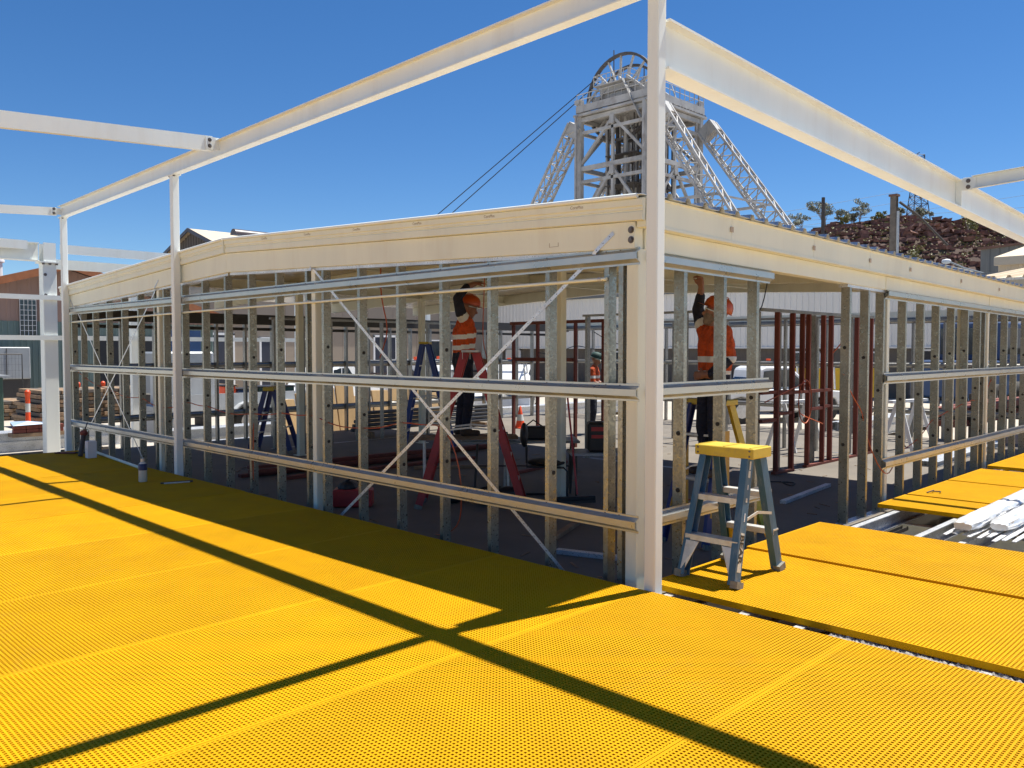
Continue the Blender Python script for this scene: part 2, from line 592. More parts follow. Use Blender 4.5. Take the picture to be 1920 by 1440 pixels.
gm_right = grating_mesh("grating_panel_cross", 1.385, 4.2)
gm_strip = grating_mesh("grating_panel_strip", 0.80, 4.2)
for (x0, me, lab, y1, dz) in ((0.172, gm_right, "yellow grating panel that carries the blue stepladder", 0.10, 0.0),
                              (1.572, gm_right, "yellow grating panel just behind the stepladder panel", 0.12, 0.016),
                              (4.39, gm_strip, "narrow yellow grating strip just beyond the open joists", 0.13, 0.0),
                              (5.26, gm_right, "yellow grating panel with a small wire clip on its corner", 0.13, 0.0),
                              (6.68, gm_right, "yellow grating panel behind the clip panel beside the wall", 0.13, 0.004),
                              (8.35, gm_right, "farthest yellow grating panel along the eave wall", 0.13, 0.02),
                              (9.76, gm_right, "last yellow grating panel at the far right edge", 0.13, 0.02)):
    o = bpy.data.objects.new("grating_panel", me)
    COL.objects.link(o)
    o.location = (x0, y1 - 4.2, dz)
    tag(o, lab, "grating panel", "yellow grating panels along the eave wall")

# deck sub-frame: galvanised joists and cream bearers
sub = thing("deck_subframe", "galvanised joists and cream bearers under the yellow deck", "deck frame", (0, -1, -0.55))
for y in (-0.02, -0.60, -0.97, -2.0, -2.75, -3.4):
    yy = y - 0.03
    MB().ext(csec(0.15, 0.06), (-4.2, yy, -0.123), (12.5, yy, -0.123), (0, 0, 1)).build("joist", M['galv_new'], sub)
for y in [0.6 + 0.6 * i for i in range(18)]:
    MB().ext(csec(0.15, 0.06), (-4.2, y, -0.123), (-0.03, y, -0.123), (0, 0, 1)).build("joist", M['galv'], sub)
for x in (-4.0, -2.0, -0.2):
    MB().ext(isec(0.2, 0.1), (x, -4, -0.302), (x, 11.2, -0.302)).build("bearer", M['cream'], sub)
    for y in (-3.5, 0.4, 4.2, 8.0, 11.0):
        MB().bx(x - .05, x + .05, y - .05, y + .05, -.548, -.404).build("stump", M['cream'], sub)
for x in (4.55, 9.0):
    MB().ext(isec(0.2, 0.1), (x, -4, -0.302), (x, 0.1, -0.302)).build("bearer", M['cream'], sub)
    for y in (-3.5, -1.2, 0.0):
        MB().bx(x - .05, x + .05, y - .05, y + .05, -.548, -.404).build("stump", M['cream'], sub)
for (x0, x1, y) in ((3.0, 4.35, -0.20), (0.0, 0.2, -1.15)):     # slotted cable tray
    t = MB()
    for k in range(40):
        xx = x0 + (x1 - x0) * k / 40
        t.bx(xx, xx + (x1 - x0) / 80, y, y + .055, -.23, -.227)
    t.bx(x0, x1, y - .004, y, -.23, -.19).bx(x0, x1, y + .055, y + .059, -.23, -.19)
    t.build("cable_tray", M['dark'], sub)

# ================================================================== VERANDAH STEEL (white)
ver = thing("verandah_frame", "white steel verandah frame of posts, beams and rails over the yellow deck", "steel frame", (0.045, -0.005, -0.5))
PX = 0.047


def bolt(mb_parent, p, axis, r=0.016, l=0.014):
    p = Vector(p)
    a = Vector(axis).normalized()
    b = MB()
    b.tube([p - a * 0.004, p + a * 0.003], r * 1.5, 10)
    b.tube([p + a * 0.002, p + a * l], r, 6)
    return b.build("bolt", M['bolt'], mb_parent)


def lz(y):      # underside of the long beam
    return 4.062 - 0.0147 * y


for (y, top) in ((-0.012, 4.058), (7.62, lz(7.62)), (12.03, lz(12.03))):
    p = MB().ext(rrect(0.092, 0.092, 0.009), (PX, y, -0.5), (PX, y, top - 0.012), (1, 0, 0)).build("post", M['white'], ver)
    MB().bx(PX - .055, PX + .055, y - .085, y + .085, top - 0.0115, top - 0.0005).build("cap_plate", M['white'], p, bev=.001)
    for s_ in (-1, 1):
        bolt(p, (PX - 0.03, y + s_ * 0.065, top - 0.012), (0, 0, -1), 0.013, 0.014)
    MB().bx(PX - .07, PX + .07, y - .07, y + .07, -.5, -.488).build("base_plate", M['white'], p)
lb = MB().ext(isec(0.2, 0.1), (PX, -5.2, lz(-5.2) + 0.1), (PX, 12.15, lz(12.15) + 0.1)).build("long_beam", M['white'], ver)
rb = MB().ext(isec(0.335, 0.15, 0.016, 0.011), (0.10, -0.005, 3.708), (14.5, -0.005, 3.708 - 14.4 * 0.0305)).build("deep_beam", M['white'], ver)
for x in (6.27, 12.3):
    zc = 3.708 - (x - .1) * .0305
    st = MB().bx(x - .006, x + .006, -0.079, -0.012, zc - .15, zc + .15).build("stiffener", M['white'], rb)
# overhead cross beam towards the outer side, rails towards the open edge
MB().ext(isec(0.2, 0.09), (PX - 0.06, -0.012, 4.165), (-5.2, -0.012, 4.00)).build("cross_beam", M['white'], ver)
for y, zt, h in ((6.32, 4.207, 0.172), (12.08, 4.05, 0.13)):
    x0 = PX - 0.055
    pl = MB().ext(csec(h, 0.065, 0.0), (x0 - .03, y, zt - h / 2), (-5.2, y, zt - h / 2 - 0.062 * 5.2)).build("rail", M['white'], ver)
    cl = MB().bx(x0 - .125, x0 + .045, y - .012, y - .003, zt - h + .012, zt - .012).build("cleat", M['white'], pl)
    for dz in (-.036, .036):
        bolt(pl, (x0 - .075, y - .012, zt - h / 2 + dz), (0, -1, 0), 0.016, .016)
for x, zt in ((6.27, 3.703), (12.3, 3.52)):
    h = 0.15
    pl = MB().ext(csec(h, 0.065, 0.0), (x, -0.20, zt - h / 2 + 0.006), (x, -5.2, zt - h / 2 + 0.26)).build("rail", M['white'], ver)
    MB().bx(x - .013, x - .004, -.215, -.012, zt - h + .004, zt - .004).build("cleat", M['white'], pl)
    MB().bx(x - .016, x - .0045, -.235, -.095, zt - h + .002, zt + .002).build("cleat", M['white'], pl, bev=.002)
    for dz in (-.036, .036):
        bolt(pl, (x - .016, -.15, zt - h / 2 + dz), (-1, 0, 0), 0.017, .016)
# ================================================================== BUILDING UNDER CONSTRUCTION
XA = 0.12          # outer plane of the gable wall (faces -X)
YB = 0.20          # outer plane of the eave wall (faces -Y)
RY = 6.33          # ridge
YE = 12.38         # far eave


def gable(y, z0, slope):
    return z0 + slope * ((y - YB) if y < RY else (2 * RY - YB - y))


def raf_lo(y):
    return gable(y, 2.366, 0.0375)


def raf_hi(y):
    return gable(y, 2.552, 0.0445)


def roof_z(y):
    return gable(y, 2.712, 0.0440)


ROOF_X1 = 7.9

# ---------------- gable wall frame (left of the corner)
ga = thing("gable_wall_frame", "open galvanised stud frame of the gable wall along the yellow deck", "wall frame", (0.16, 6, -0.15))


def stud_x(parent, y, z1, z0=-0.148, x0=0.15, m='galv_stud', depth=0.09, fl=0.042, name="stud"):
    """stud of a wall that runs along Y: web faces -Y, flange faces -X, open to +Y"""
    H = depth / 2
    prof = [(q[1], q[0]) for q in csec(depth, fl)]
    # u = w x up with w = +Z, up = +Y -> u = Z x Y = -X ; v = +Y
    mb = MB().ext([(-u, v) for u, v in prof], (x0 + H, y, z0), (x0 + H, y, z1), (0, 1, 0))
    return mb.build(name, M[m], parent)


def stud_y(parent, x, z1, z0=-0.148, y0=0.22, m='galv_stud', depth=0.09, fl=0.045, name="stud"):
    """stud of a wall that runs along X: web faces -X, flange faces -Y, open to +X"""
    H = depth / 2
    prof = [(q[0], q[1]) for q in csec(depth, fl)]
    # w=+Z, up=+Y -> u=-X, v=+Y
    mb = MB().ext([(-u, v) for u, v in prof], (x, y0 + H, z0), (x, y0 + H, z1), (0, 1, 0))
    return mb.build(name, M[m], parent)


def hole_disc(parent, p, axis, r=0.017):
    p = Vector(p)
    a = Vector(axis).normalized()
    return MB().tube([p - a * .001, p + a * .004], r, 12).build("hole_disc", M['rubber'], parent)  # dark disc laid on the web, its colour standing for a punched hole's shade


studsA = [0.375, 0.505, 1.09, 1.75, 2.37, 3.0, 3.63, 4.28, 4.60, 5.23, 5.87, 6.47, 7.09, 7.70, 8.30, 8.62, 9.20, 9.82, 10.45, 11.05, 11.62, 12.08]
for i, y in enumerate(studsA):
    s_ = stud_x(ga, y - .04, raf_lo(y) - 0.034)
    for zz in (0.62, 1.0, 1.62):
        if (i + int(zz * 10)) % 3 != 0 and i > 1:
            hole_disc(s_, (0.195 + 0.004 * (i % 3), y - .04, zz + 0.03 * ((i * 7) % 5 - 2)), (0, -1, 0))
# columns (cream) set in the wall line
for y, w in ((0.255, 0.1), (4.44, 0.075), (8.47, 0.075), (12.22, 0.1)):
    MB().ext(rrect(w, 0.1, .006), (0.20, y, -0.148), (0.20, y, raf_lo(y) - .002), (1, 0, 0)).build("column", M['cream'], ga)
# top plates (bright galvanised track) under the rafter, bottom track
for (y0, y1) in ((0.33, RY - .03), (RY + .03, 12.2)):
    MB().ext([(-.045, -.032), (.048, -.032), (.048, 0), (-.045, 0)], (0.193, y0, raf_lo(y0) - .001), (0.193, y1, raf_lo(y1) - .001)).build("top_plate", M['galv_new'], ga)
MB().bx(.147, .243, .31, 12.2, -.1495, -.1455).build("bottom_track", M['galv_new'], ga)

# girts: painted top-hat rails on three levels, spliced near the second post
GP = tophat()
for z in (0.40, 1.345, 2.315):
    for (y0, y1, dz) in ((0.185, 7.62, 0.0), (7.55, 12.14, 0.012)):
        # w = +Y, up = Z -> u = +X ; outwards is -X so mirror
        off = 0.0 if y0 < 1 else -0.004
        gi = MB().ext([(-u * (1.0 if y0 < 1 else 1.04), v) for u, v in GP], (0.148 + off * .5, y0, z - dz * .2), (0.148 + off * .5, y1, z - dz * .2)).build("girt", M['girt'], ga)
        for y in studsA:
            if y0 < y < y1 and y < 8:
                MB().tube([(0.1475, y - .02, z + .047), (0.139, y - .02, z + .047)], .006, 6).build("screw", M['bolt'], gi)

# perforated strap braces
def strap(parent, p0, p1, w=0.030, x=0.144, seg=.05, holes=True):
    p0 = Vector(p0)
    p1 = Vector(p1)
    d = (p1 - p0)
    n = d.normalized()
    s_ = MB().ext([(-.0012, -w / 2), (.0012, -w / 2), (.0012, w / 2), (-.0012, w / 2)], p0, p1, Vector((1, 0, 0)).cross(n)).build("strap_brace", M['galv_new'], parent)
    if holes:
        h = MB()
        L = d.length
        k = 0.04
        while k < L:
            c = p0 + n * k
            h.tube([c + Vector((-.0012, 0, 0)), c + Vector((-.0022, 0, 0))], .0042, 6)
            k += 0.075
        ho = h.build("punched_holes", M['dark'], s_)
        ho["kind"] = "stuff"
    return s_


def brace(y0, z0, y1, w, holes):
    """fixed to the rafter face, then flat across the stud faces behind the girts"""
    xo = 0.1465 - (.001 if y1 > y0 else 0)
    def at_z(z):
        return y0 + (y1 - y0) * (z0 - z) / (z0 + .10)
    za = raf_lo(y0) - .001
    zb = za - .05
    strap(ga, (0.1165, y0, z0), (0.1165, at_z(za), za), w, holes=holes)
    strap(ga, (0.1165, at_z(za), za), (xo, at_z(zb), zb), w, holes=False)
    strap(ga, (xo, at_z(zb), zb), (xo, y1, -.10), w, holes=holes)


brace(4.42, 2.50, .85, .030, True)
brace(.40, 2.49, 4.0, .030, True)
brace(8.35, 2.62, 11.9, .024, False)
brace(12.0, 2.50, 8.9, .024, False)

# thin conduit in front of the studs
cd = MB().tube([(0.128, .47, 2.165), (0.128, 3, 2.16), (0.128, 7, 2.15), (0.128, 12.1, 2.12)], 0.0135, 10).build("conduit", M['cream'], None, smooth=40)
tag(cd, "thin cream conduit running along the gable studs below the top rail", "conduit")
for y in (0.53, 2.4, 4.5, 8.5):
    MB().tube([(0.128, y - .014, 2.165), (0.128, y + .014, 2.165)], .018, 10).build("saddle_clip", M['alu'], cd)

# rafter (cream C-beam) of the gable
raf = thing("gable_rafter", "cream steel rafter above the gable studs with a fascia panel on top", "roof beam", (XA, RY, 2.5))


def rafter_seg(x0, x1, y0, y1, lo, hi, name, m, parent):
    vs_ = []
    for y in (y0, y1):
        vs_ += [(x0, y, lo(y)), (x1, y, lo(y)), (x1, y, hi(y)), (x0, y, hi(y))]
    return MB().add(vs_, [(3, 2, 1, 0), (4, 5, 6, 7), (0, 1, 5, 4), (1, 2, 6, 5), (2, 3, 7, 6), (3, 0, 4, 7)]).build(name, m, parent, bev=.003)


rafter_seg(0.12, 0.22, 0.215, RY - .001, raf_lo, raf_hi, "rafter_half", M['cream'], raf)
rafter_seg(0.12, 0.22, RY + .001, 12.33, raf_lo, raf_hi, "rafter_half", M['cream'], raf)
for z in (2.43, 2.50):
    bolt(raf, (0.118, 0.245, z - .002), (-1, 0, 0), .017, .014)
# fascia panel: stepped profile
FP = [(0.0, 0.0), (0.030, 0.004), (0.030, 0.06), (0.022, 0.064), (0.022, 0.072), (0.030, 0.076), (0.030, 0.095), (0.040, 0.103), (0.040, 0.146), (0.034, 0.155), (0.0, 0.155)]
for (y0, y1) in ((0.13, RY - .012), (RY + .012, 12.42)):
    z0 = raf_hi(y0) + .003
    z1 = raf_hi(y1) + .003
    fp = MB().ext([(-u, v) for u, v in FP], (XA + .002, y0, z0), (XA + .002, y1, z1)).build("fascia_panel", M['cream'], raf)
    n = 26 if y0 < 1 else 0
    # rolled barge capping
    pts = []
    for k in range(9):
        t = k / 8
        y = y0 + (y1 - y0) * t
        if y0 < 1 and k == 0:
            y = .16
        pts.append((XA - .045, y, roof_z(y) + .012))
    MB().tube(pts, .017, 10).build("barge_roll", M['white'], raf, smooth=40)
    rafter_seg(XA - .045, XA + .12, y0, y1, lambda y: roof_z(y) + .018, lambda y: roof_z(y) + .026, "barge_flashing", M['white'], raf)
MB().bx(XA - .047, XA + .0, RY - .011, RY + .011, raf_hi(RY) + .0, raf_hi(RY) + .16).build("ridge_cover", M['cream'], raf)

# printed lettering along the fascia
def text_mesh(txt, size, m, parent, loc, rot, name="lettering", ext=.0004, bold=0.0):
    cu = bpy.data.curves.new(name, 'FONT')
    cu.body = txt
    cu.size = size
    cu.extrude = ext
    cu.offset = bold
    tmp = bpy.data.objects.new("tmp_text", cu)
    COL.objects.link(tmp)
    tmp.matrix_world = Matrix.Translation(loc) @ rot
    bpy.context.view_layer.update()
    dg = bpy.context.evaluated_depsgraph_get()
    me = bpy.data.meshes.new_from_object(tmp.evaluated_get(dg))
    me.transform(tmp.matrix_world)
    me.materials.clear()
    me.materials.append(m)
    bpy.data.objects.remove(tmp)
    return obj(name, me, parent)


# text on a face that looks to -X: right = -Y, up = Z
ROT_A = Matrix(((0, 0, -1, 0), (-1, 0, 0, 0), (0, 1, 0, 0), (0, 0, 0, 1)))
SLOPE_A = Matrix.Rotation(-0.0445, 4, 'Z')
M['ink'] = mat('faint_ink', (0.42, 0.33, 0.22), 0.7)
for y in (0.78, 1.72, 2.66, 3.6, 4.5, 5.4):
    text_mesh("CorePlus", 0.034, M['ink'], raf, (XA - .0392, y, raf_hi(y) + .003 + .116), ROT_A @ SLOPE_A)
# pencilled set-out marks on the rafter
pm = MB()
yy, zz = 1.02, 2.46
pm.bx(.1185, .1198, yy - .09, yy - .086, zz - .02, zz + .01).bx(.1185, .1198, yy + .0, yy + .004, zz - .02, zz + .012).bx(.1185, .1198, yy - .088, yy + .002, zz - .02, zz - .017)
pm.build("pencil_mark", M['ink'], raf)

# ---------------- eave wall frame (right of the corner)
DR = -0.0125
eb = thing("eave_wall_frame", "open galvanised stud frame of the eave wall to the right of the corner", "wall frame", (5, 0.25, -0.15))
studsB = [(0.76, 0), (1.34, 0), (1.88, 1), (3.80, 0), (4.28, 0), (4.70, 1), (5.36, 0), (5.95, 0), (6.50, 0), (7.08, 0), (7.65, 0), (8.20, 0), (8.42, 1), (9.0, 0), (9.55, 0), (10.1, 0), (10.7, 0), (11.3, 0), (11.9, 0)]
for i, (x, flip) in enumerate(studsB):
    s_ = stud_y(eb, x, 2.335 + DR * x)
    for zz in ((0.55, 1.22) if flip else ((0.62, 1.06), (0.98, 1.62), (0.62, 1.62), (1.06,))[(i * 3 + i // 3) % 4]):
        hole_disc(s_, (x, .262 + .004 * (i % 2), zz + .035 * ((i * 5) % 4 - 1.5)), (-1, 0, 0), .018)
for x in (4.86, 8.62, 12.3):
    MB().ext(rrect(.075, .075, .006), (x, .262, -.148), (x, .262, 2.33 + DR * x), (1, 0, 0)).build("column", M['cream'], eb)
for (x0, x1) in ((.33, 2.0), (3.74, 12.4)):
    MB().ext([(-.048, -.03), (.048, -.03), (.048, 0), (-.048, 0)], (x0, .265, 2.366 + DR * x0), (x1, .265, 2.366 + DR * x1)).build("top_plate", M['galv_new'], eb)
    MB().bx(x0, x1, .217, .313, -.1495, -.1455).build("bottom_track", M['galv_new'], eb)
for (x0, x1, levels) in ((.255, 2.10, (0.40, 1.345, 2.315)), (4.72, 12.6, (0.385, 1.335, 2.28))):
    for z in levels:
        # w = +X, up = Z -> u = -Y = outwards
        dz = DR * .9 if z > 2 else -.0015
        MB().ext(GP, (x0, .218, z + dz * x0 * (1 if z > 2 and x0 < 3 else .2)), (x1, .218, z + dz * x1 * (1 if z > 2 and x0 < 3 else .55 if z > 2 else .2))).build("girt", M['girt'], eb)

eav = thing("eave_beam", "cream eave beam with a boxed fascia above the right hand wall", "roof beam", (6, YB, 2.4))
for (x0, x1) in ((.23, 4.76), (4.765, 8.6), (8.605, 13.2)):
    MB().ext([(-.0, -.145), (-.1, -.145), (-.1, 0), (0, 0)], (x0, YB, 2.512 + DR * x0), (x1, YB, 2.512 + DR * x1)).build("beam_length", M['cream'], eav, bev=.002)
for x in (4.72, 8.56):
    MB().bx(x - .03, x + .06, YB - .006, YB - .0005, 2.372 + DR * x, 2.508 + DR * x).build("splice_plate", M['cream'], eav, bev=.001)
FB = [(0.0, 0.0), (0.085, 0.0), (0.085, 0.018), (0.079, 0.022), (0.085, 0.196), (0.098, 0.203), (0.098, 0.209), (0.0, 0.209)]
xs_ = (.13, 1.28, 2.75, 4.05, 5.2, 7.0, 8.7, 10.4, 13.2)
for x0, x1 in zip(xs_, xs_[1:]):
    fb = MB().ext(FB, (x0 + .0015, YB + .005, 2.514 + DR * x0), (x1 - .0015, YB + .005, 2.514 + DR * x1)).build("fascia_length", M['cream'], eav)
    if x1 < 12:
        MB().bx(x1 - .025, x1 + .022, YB - .0845, YB - .0815, 2.60 + DR * x1, 2.642 + DR * x1).build("joint_patch", M['patch'], eav)

# ---------------- roof
rf = thing("roof", "low gable roof of ribbed zinc sheets over cream ceiling panels", "roof", (4, RY, 2.9))
rib = [(0.0, 0.0), (0.155, 0.0), (0.175, 0.034), (0.215, 0.034), (0.235, 0.0)]
def sheet_strip(x0, n, ya, yb, name):
    vs_ = []
    fs = []
    prof = []
    for k in range(n):
        prof += [(x0 + k * .235 + u, v) for u, v in rib[:-1]]
    prof.append((x0 + n * .235, 0))
    for (x, v) in prof:
        for y in (ya, yb):
            zz = roof_z(y) + .022 + v + (DR * x * max(0, 1 - (y - .1) / 3.0) if y < RY else 0)
            vs_.append((x, y, zz))
            vs_.append((x, y, zz - .003))
    m_ = len(prof)
    for i in range(m_ - 1):
        a = 4 * i
        b = 4 * (i + 1)
        fs += [(a, b, b + 2, a + 2), (a + 1, a + 3, b + 3, b + 1), (a, a + 1, b + 1, b), (a + 2, b + 2, b + 3, a + 3)]
    return MB().add(vs_, fs).build(name, M['zinc_sheet'], rf)


x = .14
while x < ROOF_X1 - .3:
    sheet_strip(x, 3, 0.055 + .012 * math.sin(x * 9), RY - .02, "roof_sheet")
    sheet_strip(x, 3, RY + .02, 12.45, "roof_sheet")
    x += .705
# eave strip of sheets laid beyond the closed roof
while x < 13.0:
    sheet_strip(x, 3, 0.055 + .012 * math.sin(x * 9), .62, "roof_sheet")
    x += .705
for k in range(12):
    y0 = .24 + k * 1.01
    y1 = min(y0 + 1.003, YE)
    if y0 < RY < y1:
        for (a, b) in ((y0, RY - .002), (RY + .002, y1)):
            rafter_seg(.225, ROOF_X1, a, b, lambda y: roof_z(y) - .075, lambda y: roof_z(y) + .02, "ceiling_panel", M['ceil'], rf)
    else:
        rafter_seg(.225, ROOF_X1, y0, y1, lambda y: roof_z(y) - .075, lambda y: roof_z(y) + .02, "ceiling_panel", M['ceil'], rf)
# loose ridge capping
rc = MB()
prof = [(.075 * math.cos(math.radians(a)), .06 * math.sin(math.radians(a)) * 1.2) for a in range(0, 181, 15)]
rc.ext([(u, v) for u, v in prof], (.22, RY + .02, roof_z(RY) + .085), (3.6, RY + .02, roof_z(RY) + .075))
ro = rc.build("ridge_cap", M['brownsheet'], None, smooth=50)
tag(ro, "dark brown rounded ridge capping lying along the roof ridge", "ridge cap")

# interior portal frames, columns
fr = thing("portal_frame", "cream columns and cross beams holding the roof inside the building", "steel frame", (2.84, 6, -0.15))
for x in (2.84, 5.5, 7.75):
    for (a, b) in ((.32, RY - .001), (RY + .001, 12.25)):
        rafter_seg(x - .04, x + .04, a, b, lambda y: roof_z(y) - .27, lambda y: roof_z(y) - .0765, "cross_beam", M['cream'], fr)
for (x, y) in ((2.84, 3.3), (2.84, 9.2), (5.5, 9.2), (7.75, 5.9), (7.75, 9.6), (7.75, .32)):
    c = MB().ext(rrect(.1, .1, .006), (x, y, -.14), (x, y, roof_z(y) - .272), (1, 0, 0)).build("column", M['cream'], fr)
    MB().bx(x - .09, x + .09, y - .09, y + .09, -.1495, -.139).build("base_plate", M['cream'], c)
for y in (3.3, 6.3, 9.2):
    MB().ext(csec(.15, .06), (.24, y, roof_z(y) - .16), (ROOF_X1, y, roof_z(y) - .16)).build("purlin", M['cream'], fr)

# far eave wall and far end wall
rw = thing("rear_wall_frame", "open stud frame of the rear wall with a dark head beam", "wall frame", (6, 12.3, -.15))
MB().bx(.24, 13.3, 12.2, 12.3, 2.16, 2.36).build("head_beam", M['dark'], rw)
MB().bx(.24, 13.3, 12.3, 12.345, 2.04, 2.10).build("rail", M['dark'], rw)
x = .4
while x < 13.3:
    stud_y(rw, x, 2.158, y0=12.2, m='galv')
    x += .6
for z in (.4, 1.34):
    MB().ext(tophat(), (.24, 12.30, z), (13.3, 12.30, z)).build("girt", M['galv'], rw)
ew = thing("end_wall_frame", "open stud frame across the far end of the building", "wall frame", (13.2, 6, -.15))
y = .4
while y < 12.2:
    stud_x(ew, y, 2.28, x0=13.15, m='galv')
    y += .6
for z in (.4, 1.34, 2.25):
    MB().ext([(-u, v) for u, v in tophat()], (13.148, .3, z), (13.148, 12.2, z)).build("girt", M['galv'], ew)
MB().bx(13.15, 13.25, .3, 12.2, 2.284, 2.44).build("head_beam", M['cream'], ew)

# partitions inside: red primed timber and galvanised
pr = thing("red_partition_frame", "red primed timber stud partition with noggings behind the doorway", "wall frame", (7.5, 2.4, -.15))
for i, (x, z0, z1) in enumerate(((6.50, -.11, 2.19), (6.98, -.11, 2.19), (7.30, 1.02, 2.19), (7.50, -.11, 2.19), (8.02, -.11, 2.19), (8.30, -.11, 2.19), (8.75, -.11, 2.19), (9.3, -.11, 2.19), (9.9, -.11, 2.19))):
    MB().bx(x, x + .045, 2.36, 2.43, z0, z1).build("stud", M['redprime'], pr, bev=.002)
for (x0, x1, z) in ((6.06, 6.5, .62), (6.57, 6.98, .70), (6.06, 6.98, 1.02), (7.57, 8.02, .72), (8.09, 8.3, .74)):
    MB().bx(x0, x1, 2.37, 2.42, z - .0, z + .045).build("nogging", M['redprime'], pr)
MB().bx(6.57, 8.3, 2.365, 2.425, .985 + .01, 1.03 + .01).build("nogging", M['redprime'], pr)
MB().bx(6.05, 9.97, 2.36, 2.43, 2.191, 2.235).build("top_plate", M['galv'], pr)
for (x0, x1) in ((6.45, 7.05), (7.45, 9.97)):
    MB().bx(x0, x1, 2.36, 2.43, -.149, -.111).build("bottom_plate", M['redprime'], pr)
for x in (6.10, 6.72, 7.15, 7.86, 8.5):
    stud_y(pr, x + .02, 2.19, y0=2.46, m='galv', depth=.07)
p2 = thing("red_opening_frame", "red primed timber frame round a window opening deeper inside", "wall frame", (7, 7.4, -.15))
for (y, z0) in ((8.2, -.149), (7.55, -.149), (6.6, -.149), (5.95, -.149)):
    MB().bx(7.0, 7.06, y, y + .045, z0, 2.14).build("stud", M['redprime'], p2)
MB().bx(7.0, 7.07, 5.9, 8.3, 2.141, 2.2).build("head", M['redprime'], p2)
MB().bx(7.0, 7.065, 6.67, 7.55, 1.43, 1.5).build("sill", M['redprime'], p2)
MB().bx(7.0, 7.065, 7.62, 8.2, 1.43, 1.5).build("sill", M['redprime'], p2)
p3 = thing("steel_partition_frame", "galvanised stud partition standing inside near the corner opening", "wall frame", (6, 4.4, -.15))
for y in (3.1, 3.6, 4.1, 4.55, 5.0, 5.5):
    stud_x(p3, y, 2.2, x0=6.0, m='galv')
MB().bx(5.998, 6.092, 3.0, 5.6, 2.201, 2.235).build("top_plate", M['galv'], p3)
MB().bx(5.998, 6.092, 3.0, 5.6, -.1495, -.147).build("bottom_track", M['galv'], p3)
# ================================================================== LADDERS
def V(*a):
    return Vector(a)


def rail_sec(w, d):
    """channel shaped rail section"""
    t = min(w, d) * .18
    return [(-w / 2, -d / 2), (w / 2, -d / 2), (w / 2, d / 2), (-w / 2, d / 2)]


def a_ladder(name, label, f1, f2, b1, b2, t1, t2, tb1, tb2, steps, rear, m_rail, m_top, rw=.028, rd=.075, cap=None, m_rear=None, step_m='alu', cat="ladder"):
    """f1,f2 front feet; b1,b2 rear feet; t1,t2 / tb1,tb2 the rail tops (all world)"""
    base = (V(*f1) + V(*f2) + V(*b1) + V(*b2)) / 4
    t = thing(name, label, cat, base)
    f1, f2, b1, b2, t1, t2, tb1, tb2 = [V(*q) for q in (f1, f2, b1, b2, t1, t2, tb1, tb2)]
    side = (f2 - f1).normalized()
    fwd = side.cross(V(0, 0, 1))
    for (a, b, m) in ((f1, t1, m_rail), (f2, t2, m_rail), (b1, tb1, m_rear or m_rail), (b2, tb2, m_rear or m_rail)):
        n = (b - a).normalized()
        # channel: web plus two flanges
        mid = (f1 + f2 + b1 + b2) / 4
        inward = side if (mid - a).dot(side) > 0 else -side
        w = n
        up = w.cross(side).normalized()
        r = MB()
        u = w.cross(up).normalized()
        sg = 1 if u.dot(inward) > 0 else -1
        prof = [(-.003 * sg, -rd / 2), (rw * sg, -rd / 2), (rw * sg, -rd / 2 + .006), (.004 * sg, -rd / 2 + .006), (.004 * sg, rd / 2 - .006), (rw * sg, rd / 2 - .006), (rw * sg, rd / 2), (-.003 * sg, rd / 2)]
        r.ext(prof, a + w * .02, b, up)
        ro = r.build("rail", m, t)
        sh = MB().bar(a, a + w * .05, rw * 1.1, rd * 1.06, up)
        sh.build("foot", M['bootgrey'], ro)
    for k in steps:
        p, q = f1.lerp(t1, k), f2.lerp(t2, k)
        s_ = MB().bar(p + side * .004, q - side * .004, .075, .022).build("step", M[step_m], t, bev=.002)
        MB().bar(p + side * .004 - fwd * .036 - V(0, 0, .018), q - side * .004 - fwd * .036 - V(0, 0, .018), .004, .03).build("step_lip", M[step_m], s_)
    for k in rear:
        p, q = b1.lerp(tb1, k), b2.lerp(tb2, k)
        MB().bar(p + side * .004, q - side * .004, .03, .02).build("brace", M[step_m], t)
    for (a, ta, b, tb) in ((f1, t1, b1, tb1), (f2, t2, b2, tb2)):
        p, q = a.lerp(ta, .5), b.lerp(tb, .5)
        mid = (p + q) / 2 + V(0, 0, .035)
        MB().bar(p, mid, .006, .02).bar(mid, q, .006, .02).build("spreader", M[step_m], t)
    if cap:
        c0, c1, cw, ch = cap
        cp = MB().bar(V(*c0), V(*c1), cw, ch).build("top_cap", M[m_top], t, bev=.006)
        n = (V(*c1) - V(*c0)).normalized()
        o_ = n.cross(V(0, 0, 1))
        for k in (.06, .94):
            for dz in (-.25, .25):
                c = V(*c0).lerp(V(*c1), k) + V(0, 0, dz * ch)
                for sg in (-1, 1):
                    MB().tube([c + o_ * sg * (cw / 2 - .001), c + o_ * sg * (cw / 2 + .003)], .008, 8).build("rivet", M['bolt'], cp)
    return t


ZD = 0.0005
sl = a_ladder("stepladder", "worn blue fibreglass stepladder with yellow top on the near deck panel", (.455, .037, ZD), (.445, -.426, ZD), (1.15, .06, ZD), (1.13, -.40, ZD),
              (.70, .0, .895), (.70, -.385, .895), (.87, .0, .895), (.87, -.385, .895), (), (), M['bluefg'], 'yplast', .05, .082, ((.785, .045, .915), (.785, -.43, .915), .27, .075))
